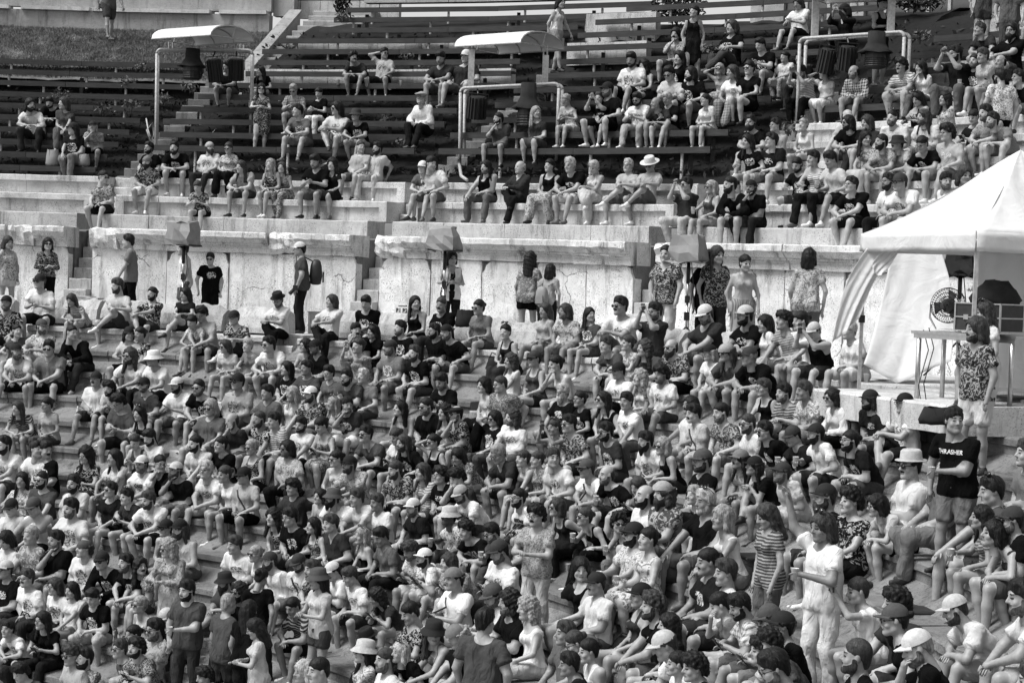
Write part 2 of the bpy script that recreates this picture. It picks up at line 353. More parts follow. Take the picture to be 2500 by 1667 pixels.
# ---- podium wall: slabs under a moulded cornice, marble rows above, per wedge
for w_, (lo, hi) in enumerate(WEDGE):
    wall = empty('podium_wall', pol(25.1, (lo+hi)/2, WALK_Z))
    tag(wall, ['weathered marble podium wall by the far left stairs', 'cracked marble podium wall behind the walkway man with backpack', 'pale marble podium wall behind the couple walking away', 'pale marble podium wall behind woman in striped skirt'][w_], 'wall', 'podium walls along the walkway')
    arc_prism([(25.16, WALK_Z-.1), (25.16, .60), (27.4, .60), (27.4, WALK_Z-.1)], lo+.04, hi-.04, 8).build('wall_core', 'rough', wall)
    a = lo
    while a < hi-.05:
        da = math.degrees(R2.uniform(.95, 1.75)/25); e = min(a+da, hi)
        if hi-e < 1.4: e = hi
        am = (a+e)/2; hw = math.radians(e-a)*25/2-.007; X = pol(25, am)-pol(25, am+.01); X /= np.linalg.norm(X); N = pol(26, am)-pol(25, am)
        jg = lambda: R2.uniform(-.018, .018)
        c1, c2 = (R2.choice((.01, .012, .015, .03, .10, .16)) for _ in 'ab')
        poly = [(-hw, 0), (hw, 0), (hw-R2.uniform(0, .012), .5), (hw, .95), (hw-R2.uniform(0, .02), 1.2), (hw, 1.55-c2*1.6), (hw-c2*.35, 1.55-c2*.9+jg()), (hw-c2*.5, 1.55-c2*.3), (hw-c2, 1.55), (hw*.3, 1.545+jg()*.4), (-hw*.4, 1.55+jg()*.4), (-hw+c1*1.3, 1.55), (-hw+c1*.6, 1.55-c1*.5), (-hw+c1*.4, 1.55-c1*1.1), (-hw, 1.55-c1*1.5), (-hw+R2.uniform(0, .02), .9), (-hw, .4)]
        MB().prism(poly, .25, pol(25.10+R2.uniform(-.02, .015), am, WALK_Z), X, (0, 0, 1), N).build('wall_slab', 'marble_wall', wall, origin=pol(25.1, am, WALK_Z))
        a = e
    a = lo
    while a < hi-.05:
        e = min(a+math.degrees(R2.uniform(1.3, 2.3)/25), hi)
        if hi-e < 1.6: e = hi
        end = (a == lo) or (e == hi); j = .012 if end else .005
        prof = [(25.12, .25), (25.03, .255), (25.02, .36), (25.0, .365), (24.985, .41), (24.94, .415), (24.935, .455), (24.90, .46), (24.86, .52), (24.82, .565), (24.82, .66), (24.84, .678), (25.60, .68), (25.60, .25)]
        if e == hi or R2.random() < .18:
            cut = min(1.5, (e-a)*.45); rough = [(25.12, .25), (25.0, .27), (24.95, .36), (24.93, .46), (24.90, .55), (24.92, .64), (25.0, .67), (25.60, .68), (25.60, .25)]
            arc_prism(rough, e-cut, e, 6, .035, .004, .01, 0, R2).build('broken_cornice', 'cornice', wall, origin=pol(25, e-cut/2, .4)); e2 = e-cut
        else: e2 = e
        arc_prism(prof, a, e2, 12, j, .008, .02, .006, R2).build('cornice_block', 'cornice', wall, origin=pol(25, (a+e2)/2, .4))
        a = e
    rows = empty('marble_seat_rows', pol(26.5, (lo+hi)/2, .9)); tag(rows, kind='structure')
    rl = list(MROWS[1:])+([(27.6, 2.27), (28.3, 2.70), (29.0, 3.10)] if w_ == 3 else [])
    for q, (r, z) in enumerate(rl):
        a = lo+(.0 if q else .1); top = .42 if q else .33
        dep = .68 if q < 1 else .74
        while a < hi-.05:
            e = min(a+math.degrees(R2.uniform(1.2, 2.1)/r), hi)
            if hi-e < 1.5: e = hi
            pr_ = ([(r+.075, z-top), (r+.075, z-.14), (r, z-.125), (r, z-.015), (r+.015, z), (r+dep, z), (r+dep, z-top)] if q else
                   [(r, z-top), (r, z-.02), (r+.02, z), (r+dep, z), (r+dep, z-top)])
            arc_prism(pr_, a, e, 5, .005, .005, .010, .004, R2).build('seat_block', 'newstone' if q else 'marble', rows, origin=pol(r, (a+e)/2, z))
            a = e
        if q and q < 3:
            for aa in (lo, hi-.42):   # pilaster closing the recess at either end of the row
                arc_prism([(r-.004, z-.42), (r-.004, z-.02), (r+.3, z-.02), (r+.3, z-.42)], aa, aa+.42, 1).build('end_pilaster', 'newstone', rows)
# stairs up through the gaps between the wedges
for gi, (lo, hi) in enumerate([(76.7, 77.9), (61.5, 62.7), (46.5, 47.9)]):
    st = empty('aisle_stairs', pol(27, lo, 0)); tag(st, kind='structure')
    for j in range(14):
        r = 24.45+.225*j; z = WALK_Z+.224*(j+1)
        arc_prism([(r, z-.5), (r, z-.02), (r+.02, z), (r+.5, z), (r+.5, z-.5)], lo+.02, hi-.02, 3, .012, .006, .01, .006, R2).build('stair_step', 'step' if j < 9 else 'newstone', st)
    slope = [.331/.65, .345/.65, .384/.65][gi]
    for j in range(22):
        r = 27.6+.375*j; z = 1.835+.375*slope*(j+1)
        if r > (31 if gi == 2 else 33.5): break
        z -= .14
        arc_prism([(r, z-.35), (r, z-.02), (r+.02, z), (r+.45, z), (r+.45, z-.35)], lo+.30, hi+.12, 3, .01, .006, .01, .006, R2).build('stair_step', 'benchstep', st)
# ---- dark earth under the wooden benches
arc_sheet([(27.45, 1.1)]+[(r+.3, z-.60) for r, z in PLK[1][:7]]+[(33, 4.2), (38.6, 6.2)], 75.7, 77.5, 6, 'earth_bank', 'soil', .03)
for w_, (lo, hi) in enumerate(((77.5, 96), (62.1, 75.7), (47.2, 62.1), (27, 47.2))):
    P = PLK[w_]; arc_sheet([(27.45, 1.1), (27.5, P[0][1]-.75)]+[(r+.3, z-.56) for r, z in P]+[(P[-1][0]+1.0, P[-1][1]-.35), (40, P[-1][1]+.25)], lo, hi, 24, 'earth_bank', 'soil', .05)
# ---- wooden benches
BENCH = {0: [(79.4, 93)]*6+[(79.0, 92), (78.6, 90.6), (79.2, 89.6), (79.6, 88.9)],
         1: [(63.6, 77.4), (64.0, 76.9), (63.6, 77.3), (63.7, 77.0), (63.8, 76.7), (63.2, 76.7), (63.1, 75.5), (63.3, 75.4), (63.1, 75.7), (63.0, 75.4), (62.4, 74.0), (60.0, 73.8), (60.2, 73.7)],
         2: [(49.0, 62.4), (49.1, 62.6), (48.9, 62.3), (48.9, 61.9), (48.9, 61.7), (48.8, 60.9), (49.0, 61.3), (48.9, 61.4), (49.1, 61.3), (48.7, 61.1), (48.4, 60.3)],
         3: [(30, 46.3)]*0}
BENCH[3] = [None]*3+[(31, 46.6), (31, 46.4), (31, 46.0), (31, 45.6), (31, 44.8), (33, 43.9), (33, 43.2), (33, 42.0)]
WORD = ['lowest', 'second', 'third', 'fourth', 'fifth', 'sixth', 'seventh', 'eighth', 'ninth', 'tenth', 'eleventh', 'twelfth', 'topmost']
WSIDE = ['below the grass', 'under the concrete stairs', 'under the windowed building', 'in the far right block']
for w_ in range(4):
    for k, span in enumerate(BENCH[w_]):
        if span is None: continue
        r, z = PLK[w_][k]; lo, hi = span
        # only the stretch the camera can see is built
        vis = [a for a in np.linspace(lo, hi, 60) if in_view(pol(r, a, z), 150, -120)]
        if len(vis) < 4: continue
        lo, hi = min(vis), max(vis)
        be = empty('wooden_bench', pol(r, (lo+hi)/2, z-.33))
        tag(be, 'dark timber bench, %s row from the bottom %s' % (WORD[k-3 if w_ == 3 else k], WSIDE[w_]), 'bench', 'wooden benches on the upper slope')
        L = math.radians(hi-lo)*r; np_ = max(2, round(L/3.4)); cuts = [lo+(hi-lo)*i/np_ for i in range(np_+1)]
        for i in range(np_):
            A, B = pol(r, cuts[i]), pol(r, cuts[i+1]); d = (B-A)/np.linalg.norm(B-A); nn = np.array([-d[1], d[0], 0]); 
            if nn@(pol(r+1, cuts[i])-A) < 0: nn = -nn
            Lq = np.linalg.norm(B-A); Rm = np.array([d, nn, [0, 0, 1]]).T
            for j, (off, wd_, th) in enumerate(((.0, .045, .125), (.13, .155, .04), (.30, .155, .04))):
                zz = z-.0625-R2.uniform(0, .006) if j == 0 else z-.02-R2.uniform(.002, .01)
                c = (A+B)/2+nn*off; c[2] = zz
                tilt = R2.uniform(-.0016, .0016); Rt = Rm@np.array([[math.cos(tilt), 0, math.sin(tilt)], [0, 1, 0], [-math.sin(tilt), 0, math.cos(tilt)]])
                mb = MB().box((0, 0, 0), (Lq-.012, wd_, th)); o = mb.build('plank', 'wood')
                o.matrix_world = Matrix.Translation(Vector(c)) @ Matrix(Rt.tolist()).to_4x4(); o.parent = be; o.matrix_parent_inverse = be.matrix_world.inverted()
        npst = max(2, round(L/2.3)); ph = R2.uniform(.2, .8)
        for i in range(npst):
            a = lo+(hi-lo)*(i+ph)/npst; P = pol(r+.04, a, z-.125); low = .30 if k else .55
            MB().tube([P, P-np.array([0, 0, low])], .032, 8).build('post', 'steel_d', be)
            if R2.random() < .5:
                Q = pol(r+.3, a+R2.uniform(-.8, .8), z-.24-low/2); MB().box(Q, (.09, .09, low+.2)).build('timber_leg', 'woodpost', be)
# low courses of pale blocks that show between the upper benches
def course(r, z0, z1, lo, hi, lab):
    t = empty('retaining_wall', pol(r, (lo+hi)/2, z0)); tag(t, lab, 'wall', 'low retaining walls among the benches'); a = lo
    while a < hi-.05:
        e = min(a+math.degrees(R2.uniform(.4, .75)/r), hi)
        arc_prism([(r, z0), (r, z1), (r+.25, z1), (r+.25, z0)], a, e, 1, .004, .004, .006, .004, R2).build('wall_block', 'newstone', t); a = e
r, z = PLK[1][6]; course(r+.42, z-.35, z+.10, 63.5, 76.3, 'pale low block wall behind the bench with the two seated men in shorts')
r, z = PLK[1][9]; course(r+.42, z-.30, z+.02, 63, 74.8, 'pale low block wall just under the tenth bench below the concrete stairs')
r, z = PLK[2][7]; course(r+.44, z-.40, z+.12, 58.0, 61.6, 'tall pale wall face beside the walking woman in white top')
r, z = PLK[2][9]; course(r+.44, z-.5, z+.2, 58.8, 61.9, 'upper pale wall face with coping above the walking woman')
r, z = PLK[3][7]; course(r+.44, z-.6, z+.45, 36, 43.6, 'pale tiled wall right of the cylinder lamps')
r, z = PLK[3][5]; course(r+.44, z-.3, z+.15, 36, 44.6, 'low pale wall under the right hand benches')
# ---- grass slope, concrete wall and stairs, top left
gz = [(33.6, 4.55), (34.3, 4.95), (35.5, 5.45), (37, 6.0), (38.2, 6.42)]
arc_sheet(gz, 77.6, 96, 30, 'grass_slope', 'turf', .03)
arc_sheet([(27.6, 1.4), (29, 2.2), (31, 3.3), (33.6, 4.58)], 88.4, 100, 10, 'left_grass_slope', 'turf', .03)
def blades(n, r0, r1, a0, a1, prof, h0, h1, name, mat, wd=.012):
    rr = RNG.uniform(r0, r1, n); aa = np.radians(RNG.uniform(a0, a1, n)); zz = np.interp(rr, [p[0] for p in prof], [p[1] for p in prof])
    # height clumps
    cl = .55+.45*np.sin(rr*5.1+np.sin(aa*60)*2)*np.sin(aa*95+rr)
    h = RNG.uniform(h0, h1, n)*(.6+.6*cl); B = np.stack([CX+rr*np.cos(aa), CY+rr*np.sin(aa), zz], 1)
    th = RNG.uniform(0, 2*np.pi, n); dx = np.stack([np.cos(th), np.sin(th), 0*th], 1)*wd; ln = np.stack([RNG.normal(0, .45, n), RNG.normal(0, .45, n), np.ones(n)], 1)*h[:, None]
    V = np.stack([B-dx, B+dx, B+ln], 1).reshape(-1, 3); me = bpy.data.meshes.new(name)
    me.vertices.add(3*n); me.vertices.foreach_set('co', V.astype(np.float32).ravel()); me.loops.add(3*n); me.loops.foreach_set('vertex_index', np.arange(3*n, dtype=np.int32))
    me.polygons.add(n); me.polygons.foreach_set('loop_start', np.arange(0, 3*n, 3, dtype=np.int32)); me.update(calc_edges=True)
    return tag(link(name, me, None, [mat]), kind='stuff')
blades(90000, 33.7, 38.1, 77.7, 93.5, gz, .03, .10, 'grass', 'grass', .010)
blades(9000, 28, 33.7, 88.5, 93.5, [(27.6, 1.4), (29, 2.2), (31, 3.3), (33.6, 4.58)], .04, .13, 'grass', 'grass', .011)
cw = empty('concrete_wall', pol(38.2, 84, 6.3)); tag(cw, 'long stained concrete wall with pale ledge above the grass slope', 'wall')
a = 78.4
while a < 95:
    e = a+math.degrees(R2.uniform(1.9, 2.3)/38); arc_prism([(38.2, 6.1), (38.2, 6.90), (38.5, 6.90), (38.5, 6.1)], a, e, 2, 0, .003, .006, 0, R2).build('lower_panel', 'concrete', cw)
    arc_prism([(38.32, 7.0), (38.32, 9.2), (38.6, 9.2), (38.6, 7.0)], a, e, 2, 0, .002, .004, 0, R2).build('upper_panel', 'plaster', cw); a = e
for lo, hi in ((78.5, 80.55), (80.95, 86.0), (86.1, 89.0), (89.5, 94)):
    arc_prism([(38.10, 6.90), (38.10, 7.0), (38.6, 7.0), (38.6, 6.90)], lo, hi, 6, .003, .003, 0, 0, R2).build('coping', 'coping', cw)
ba = empty('stair_balustrade', (-6.9, 50, 5)); tag(ba, 'sloping stone balustrade beside the concrete stairs', 'balustrade')
P0, P1 = at(722, 24, 38.2), at(612, 152, 33.8); P2 = P1+(P1-P0)*.35
for i, (A, B) in enumerate(((P0, P0+(P1-P0)*.33), (P0+(P1-P0)*.33, P0+(P1-P0)*.66), (P0+(P1-P0)*.66, P1), (P1, P2))):
    d = B-A; n_ = np.cross(d, [0, 0, 1]); n_ /= np.linalg.norm(n_); A2, B2 = A+d*.004, B-d*.004; wv = n_*.17
    V = [A2-wv, A2+wv, B2+wv, B2-wv]; MB().add(V+[v-np.array([0, 0, .09]) for v in V], [(0, 1, 2, 3), (7, 6, 5, 4), (0, 4, 5, 1), (1, 5, 6, 2), (2, 6, 7, 3), (3, 7, 4, 0)]).build('coping', 'railstone', ba)
    V = [A-wv*.8, A+wv*.8, B+wv*.8, B-wv*.8]; V = [v-np.array([0, 0, .09]) for v in V]; MB().add(V+[v-np.array([0, 0, 1.0]) for v in V], [(0, 1, 2, 3), (7, 6, 5, 4), (0, 4, 5, 1), (1, 5, 6, 2), (2, 6, 7, 3), (3, 7, 4, 0)]).build('cheek_wall', 'plaster', ba)
cs = empty('concrete_stairs', pol(36, 75.4, 6)); tag(cs, kind='structure')
for j in range(16):
    r = 32.1+.42*j; z = 4.0+.19*(j+1)
    arc_prism([(r, z-.4), (r, z-.02), (r+.02, z), (r+.6, z), (r+.6, z-.4)], 74.0 if r > 35.9 else 74.9 if r > 33.9 else 75.8, 76.6, 3, .003, .003, .004, .003, R2).build('stair_step', 'concrete', cs)
tw = empty('stone_clad_wall', pol(39, 75, 7)); tag(tw, 'pale stone clad wall at the head of the concrete stairs', 'wall')
for i in range(6):
    for j in range(4):
        arc_prism([(38.9, 6.9+.5*j), (38.9, 7.38+.5*j), (39.1, 7.38+.5*j), (39.1, 6.9+.5*j)], 73.2+.85*i, 74.03+.85*i, 1, .002, .004, .01, 0, R2).build('wall_tile', 'newstone', tw)
arc_prism([(38.5, 6.9), (38.5, 8.6), (38.8, 8.6), (38.8, 6.9)], 77.5, 78.4, 1).build('pier', 'plaster', tw)
# rendered wall behind the topmost benches, building with tall windows, bush
rw = empty('rendered_wall', pol(36.8, 66, 7)); tag(rw, 'rough rendered wall behind the topmost benches', 'wall')
for i in range(8):
    arc_prism([(36.6, 7.0), (36.6, 9.5), (36.9, 9.5), (36.9, 7.0)], 58.6+1.85*i, 60.45+1.85*i, 2, 0, .004, .008, 0, R2).build('render_panel', 'plaster', rw)
bl = empty('building', pol(37, 50, 5.5)); tag(bl, 'building front with tall pale framed windows above the benches', 'building')
for lo, hi in ((46.4, 47.2), (51.5, 52.0), (54.8, 56.2)):
    arc_prism([(36.0, 5.0), (36.0, 10), (36.3, 10), (36.3, 5.0)], lo, hi, 2).build('wall', 'plaster', bl)
arc_prism([(36.0, 4.6), (36.0, 6.15), (36.3, 6.15), (36.3, 4.6)], 46.4, 56.2, 8).build('plinth', 'plaster', bl)
for lo, hi in ((47.2, 51.5), (52.0, 54.8)):
    nw = 5 if hi-lo > 3 else 3
    for i in range(nw):
        a0, a1 = lo+(hi-lo)*i/nw, lo+(hi-lo)*(i+1)/nw
        wn = arc_prism([(36.06, 6.15), (36.06, 10), (36.14, 10), (36.14, 6.15)], a0, a0+.13, 1).build('window', 'steel', bl)
        arc_prism([(36.10, 6.15), (36.10, 10), (36.12, 10), (36.12, 6.15)], a0+.13, a1, 1).build('pane', 'winglass', wn)
rc = empty('rendered_wall', pol(35.2, 38, 6)); tag(rc, 'rough rendered wall with coping above the far right benches', 'wall')
for i in range(5):
    arc_prism([(35.4, 5.6), (35.4, 8.5), (35.7, 8.5), (35.7, 5.6)], 31+3*i, 34+3*i, 2, 0, .004, .008, 0, R2).build('render_panel', 'plaster', rc)
def leafclump(c, rad, n, name, mat, size=.06, stem=None):
    V = []; F = []
    for _ in range(n):
        d = RNG.normal(size=3); d /= np.linalg.norm(d); p = np.array(c)+d*np.array(rad)*RNG.uniform(.35, 1.0)
        u = RNG.normal(size=3); u /= np.linalg.norm(u); v = np.cross(u, RNG.normal(size=3)); v /= np.linalg.norm(v); s = size*RNG.uniform(.6, 1.3); b = len(V)
        V += [p-u*s, p+v*s*.4, p+u*s, p-v*s*.4]; F.append((b, b+1, b+2, b+3))
    m = MB(); m.add(V, F); return _build0(m, name, [mat])
def bush(px, py, r, rad, n, label, size=.07, cat='bush', grp=None):
    P = at(px, py, r); t = empty('bush' if cat == 'bush' else 'weed', P-np.array([0, 0, rad[2]])); tag(t, label, cat, grp)
    st = MB()
    for _ in range(4):
        q = P+RNG.normal(size=3)*np.array(rad)*.4; st.tube([P-np.array([0, 0, rad[2]]), (P+q)/2, q], [.02, .013, .006], 5)
    b = st.build('stem', 'bark', t); f_ = leafclump(P, rad, n, 'foliage', 'leafdark' if cat == 'bush' else 'leaf', size); f_.parent = t; f_.matrix_parent_inverse = t.matrix_world.inverted(); return t
bush(1655, 12, 35.3, (.75, .5, .5), 900, 'dark leafy bush between the top benches and the building')
bush(2235, 2, 34.8, (.7, .4, .25), 400, 'dark leafy bush against the wall at top right')
bush(836, 8, 35.9, (.25, .2, .5), 260, 'dark creeper hanging beside the pale clad wall')
WEEDS = [(347, 165, 33.3, 'pale leafy weed under the top bench left of the canopy'), (312, 202, 32.6, 'leafy weed on the second bench below the grass'), (465, 212, 31.8, 'tangled weed beside the lamps on the left stairs'), (398, 240, 31.4, 'weed beside the left gantry post'),
         (320, 258, 30.8, 'bright upright weed among the left benches'), (148, 228, 31.4, 'small weed at the third bench from the top left'), (252, 266, 30.2, 'low weed behind the seated group of five at left'), (708, 122, 33.6, 'weed under the middle benches beside the stairs'),
         (1000, 141, 33.2, 'weed by the bench right of the man on the phone'), (838, 40, 35.0, 'creeper at the left end of the top middle bench'), (942, 296, 29.9, 'weed below the old man in the flat cap'), (980, 355, 28.6, 'weed at the foot of the middle block'),
         (1735, 122, 32.2, 'weed behind the standing woman in the dark dress'), (1925, 312, 29.2, 'leafy weed behind the woman in the white tank top'), (2246, 88, 33.0, 'small weed on the pale tiled wall'), (1335, 232, 30.8, 'weed by the right post of the middle gantry'), (1250, 295, 29.5, 'weed behind the long haired woman on the stairs')]
for px, py, r, lab in WEEDS: bush(px, py, r, (.26, .2, .16), 60, lab, .06, 'weed', 'weeds among the benches')
def litter():
    V = []; F = []
    for _ in range(9000):
        w_ = R2.randrange(4); lo, hi = ((79, 92), (63, 77), (48, 62), (32, 47))[w_]; P = PLK[w_]; r = R2.uniform(27.6, P[-1][0]); a = R2.uniform(lo, hi)
        z = np.interp(r, [p[0]+.3 for p in P], [p[1]-.56 for p in P]); p = pol(r, a, z+R2.uniform(.0, .12)); u = RNG.normal(size=3)*.035; v = RNG.normal(size=3)*.02; b = len(V)
        V += [p-u, p+v, p+u, p-v]; F.append((b, b+1, b+2, b+3))
    m = MB(); m.add(V, F); o = _build0(m, 'leaf_litter', ['leafdark']); tag(o, kind='stuff')
litter()

# stone platform that carries the tent
pf = empty('stone_platform', pol(21.9, 18, -1.4)); tag(pf, kind='structure')
a = 17.5
while a < 26.6:
    e = a+R2.uniform(3.0, 4.2); e = min(e, 26.6); arc_prism([(20.95, -1.72), (20.93, -1.40), (20.95, -1.37), (22.3, -1.36), (22.3, -1.72)], a, e, 4, .005, .005, .01, .004, R2).build('platform_slab', 'newstone', pf); a = e
# ================================================================= FIXED THINGS
def nrm(v): return v/(np.linalg.norm(v)+1e-9)
def V3(*a): return np.array(a, float)
def bar(mb, A, B, w_, mi=0):
    A, B = np.asarray(A, float), np.asarray(B, float); d = B-A; L = np.linalg.norm(d); d /= L; x = np.cross(d, [0.02, .05, 1.0]); 
    if np.linalg.norm(x) < .1: x = np.cross(d, [1, 0, 0])
    x /= np.linalg.norm(x); y = np.cross(d, x); return mb.box((A+B)/2, (w_, w_, L), np.array([x, y, d]).T, mi)
def canopy(parent, P, axis, chord, length, width, rise):
    """barrel roof of white polycarbonate on bent ribs; P is the near left eave"""
    P, axis, chord = np.asarray(P), nrm(np.asarray(axis)), nrm(np.asarray(chord)); up = V3(0, 0, 1); n = 14
    arc = [(width*(1-math.cos(t))/2, rise*math.sin(t)) for t in np.linspace(0, math.pi, n)]
    for q in range(3):
        m = MB(); A0, A1 = P+axis*length*q/3+axis*.003, P+axis*length*(q+1)/3-axis*.003
        V = [A0+chord*x+up*z for x, z in arc]+[A1+chord*x+up*z for x, z in arc]; V += [v+up*.008 for v in V]
        F = [(i, i+1, n+i+1, n+i) for i in range(n-1)]+[(2*n+i, 3*n+i, 3*n+i+1, 2*n+i+1) for i in range(n-1)]
        m.add(V, F); m.build('roof_sheet', 'poly', parent, smooth=True)
    for q in (0, 1/3, 2/3, 1):
        pts = [P+axis*(length*q)+chord*x+up*(z-.012) for x, z in arc]; MB().tube(pts, .013, 6).build('rib', 'steel', parent)
        if q in (0, 1): MB().tube([pts[0], (pts[0]+pts[-1])/2, pts[-1]], .012, 6).tube([(pts[0]+pts[-1])/2, pts[n//2]], .01, 6).build('gable_tie', 'steel', parent)
    for x, z in (arc[0], arc[n//2], arc[-1]): MB().tube([P+chord*x+up*(z-.014), P+axis*length+chord*x+up*(z-.014)], .014, 6).build('purlin', 'steel', parent)
def gantry(label, p1t, p1b, p2t, p2b, can, sup, square):
    g = empty('lighting_gantry', V3(*p1b)); tag(g, label, 'lighting gantry', 'white lighting gantries on the slope')
    p1t, p1b, p2t, p2b = (V3(*q) for q in (p1t, p1b, p2t, p2b)); ax = nrm((p2t-p1t)*V3(1, 1, 0)); back = V3(-ax[1], ax[0], 0)
    if back[1] < 0: back = -back
    for o in (V3(0, 0, 0), back*.30):
        for T, B in ((p1t, p1b), (p2t, p2b)): MB().tube([B+o-V3(0, 0, .5), T+o-V3(0, 0, .10)], .034, 10).build('post', 'steel', g, smooth=True)
        pts = []
        for T, s in ((p1t, 1), (p2t, -1)):
            a = [T+o+V3(0, 0, -.10)+ax*s*.10*(1-math.cos(t))+V3(0, 0, .10*math.sin(t)) for t in np.linspace(0, math.pi/2, 5)]; pts += a if s == 1 else a[::-1]
        MB().tube(pts, .034, 10).build('crossbar', 'steel', g, smooth=True)
    P, ln, wd, rise, tilt = can; axis = V3(math.cos(tilt), -math.sin(tilt), 0); ch = V3(math.sin(tilt), math.cos(tilt), 0)
    canopy(g, P, axis, ch, ln, wd, rise)
    for px, D, z0, z1 in sup:
        c = atd(px, 100, D); c[2] = 0
        if square: MB().box(c+V3(0, 0, (z0+z1)/2), (.13, .13, z1-z0)).build('support', 'steel', g); MB().tube([c+V3(.03, .1, z1-.05), c+V3(.03, .1, z1+.22)], .018, 6).tube([c+V3(-.05, .1, z1-.05), c+V3(-.05, .1, z1+.22)], .018, 6).build('bracket', 'steel', g)
        else: MB().tube([c+V3(0, 0, z0), c+V3(0, 0, z1)], .02, 6).tube([c+V3(.07, .1, z0), c+V3(.07, .1, z1)], .02, 6).build('support', 'steel', g)
    return g
e1 = at(376, 98, 29.4); gantry('white pipe gantry with rounded canopy beside the grass slope stairs', (-8.43, 45.69, 4.90), (-8.37, 45.67, 2.4), (-6.25, 45.85, 4.97), (-6.23, 45.85, 2.9), (e1+V3(0, -.3, 0), 1.95, 1.35, .28, .66), [(413, 45.8, 4.9, e1[2]), (587, 45.9, 4.95, e1[2])], False)
e2 = at(1110, 113, 28.7); gantry('white pipe gantry with ribbed canopy below the walking woman in white top', (-1.29, 42.2, 3.94), (-1.24, 42.2, 2.3), (.79, 41.6, 4.05), (.79, 41.6, 2.9), (e2, 1.85, 1.45, .30, .70), [(1153, 42.2, 3.96, e2[2]-.08), (1334, 41.7, 4.02, e2[2]-.2)], True)
e3 = at(1950, -16, 29.3); gantry('white pipe gantry hung with cylinder lamps at upper right', (5.4, 38.68, 4.81), (5.41, 38.67, 3.4), (7.22, 37.57, 4.87), (7.22, 37.58, 3.7), (e3, 2.1, 1.35, .36, .55), [(1988, 38.5, 4.82, e3[2]), (2173, 37.7, 4.86, e3[2])], True)
def parcan(px, y0, y1, D, rad, label, tilt):
    c0 = atd(px, y0, D); c1 = atd(px, y1, D); L = c0[2]-c1[2]; t = empty('stage_lamp', (c0+c1)/2); tag(t, label, 'stage lamp', 'stage lamps on the gantries')
    R = (Matrix.Rotation(tilt, 3, 'Y') @ Matrix.Rotation(.25, 3, 'X')); Rn = np.array(R); c = (c0+c1)/2-V3(0, 0, .06); H = L*.80
    MB().lathe([(.01, H/2), (rad*.8, H/2), (rad*.86, H/2-.04), (rad*.9, -H/2), (rad*.82, -H/2), (rad*.78, -H/2+.05), (.01, -H/2+.05)], c, 16, R=Rn).build('barrel', 'black', t, smooth=False)
    for k in range(14):
        a = 2*math.pi*k/14; d = Rn@V3(math.cos(a)*rad*.93, math.sin(a)*rad*.93, 0); MB().tube([c+d+Rn@V3(0, 0, H*.46), c+d*1.04-Rn@V3(0, 0, H*.5)], rad*.13, 4).build('cooling_fin', 'black', t)
    MB().tube([c+Rn@V3(-rad*1.15, 0, 0), c+Rn@V3(-rad*1.15, 0, H*.62), c+Rn@V3(rad*1.15, 0, H*.62), c+Rn@V3(rad*1.15, 0, 0)], .012, 6).tube([c+Rn@V3(0, 0, H*.62), c0+V3(0, 0, .05)], .02, 6).build('yoke', 'black', t)
parcan(525, 132, 200, 45.6, .17, 'black ribbed cylinder lamp left of its twin under the left gantry', -.12); parcan(577, 131, 197, 45.7, .17, 'black ribbed cylinder lamp right of its twin under the left gantry', .02)
parcan(1165, 222, 290, 42.0, .19, 'black lamp hanging under the middle gantry beside its left post', .05)
parcan(2018, 104, 180, 38.3, .16, 'black ribbed cylinder lamp on the upper right gantry leaning left', .13); parcan(2068, 98, 172, 38.0, .17, 'upright black ribbed cylinder lamp beside the covered lamp', .03)
def moving_head(px, ytop, ybot, D, label):
    c0 = atd(px, ytop, D); c1 = atd(px, ybot, D); H = c0[2]-c1[2]; t = empty('moving_lamp', c1); tag(t, label, 'stage lamp', 'stage lamps on the gantries')
    m = MB(); n = 16
    pr = [(.005, .02), (.14, .02), (.15, -H*.30), (.24, -H*.46), (.335, -H*.56), (.325, -H*.58)]
    V = []; 
    for i, (r, z) in enumerate(pr):
        for k in range(n): a = 2*math.pi*k/n; f = 1+.07*math.sin(3*a+i)+.04*math.sin(7*a); V.append(c0+V3(r*math.cos(a)*f*(1.15 if i < 3 else 1), r*math.sin(a)*f*.9, z+.012*math.sin(5*a)*(i > 2)))
    m.add(V, [(i*n+k, i*n+(k+1) % n, (i+1)*n+(k+1) % n, (i+1)*n+k) for i in range(len(pr)-1) for k in range(n)]); m.build('rain_cover', 'blackfab', t, smooth=True)
    MB().lathe([(.01, -H*.55), (.2, -H*.56), (.21, -H*.72), (.2, -H*.74), (.2, -H*.97), (.17, -H), (.01, -H)], c0, 16).build('lamp_body', 'black', t)
    for k in range(4): MB().lathe([(.212, -H*(.75+.06*k)), (.218, -H*(.765+.06*k)), (.212, -H*(.78+.06*k))], c0, 16).build('cooling_ring', 'black', t)
    MB().tube([c0+V3(.22, 0, -H*.5), c0+V3(.25, -.02, -H*.75), c0+V3(.2, -.02, -H*.95)], .04, 6).build('yoke_arm', 'black', t)
moving_head(470, 121, 195, 45.3, 'black lamp under a cloth cover on the left gantry'); moving_head(1290, 205, 312, 41.2, 'large black lamp under a cloth cover by the woman with long hair'); moving_head(2140, 80, 167, 37.4, 'black lamp draped with cloth on the upper right gantry')
t = tag(MB().tube([atd(357, 290, 45.2), atd(362, 318, 45), atd(370, 342, 44.9), atd(376, 330, 44.9), atd(372, 300, 45), atd(358, 318, 44.9), atd(368, 346, 44.9)], .018, 6).build('cable_coil', 'steel', smooth=True), 'pale coiled cable at the foot of the left gantry', 'cable')
tag(MB().tube([atd(1120, 392, 42), atd(1126, 430, 40.5), atd(1140, 440, 39.8)], .035, 8).build('hose', 'steel', smooth=True), 'pale hose curving down by the left post of middle gantry', 'hose')
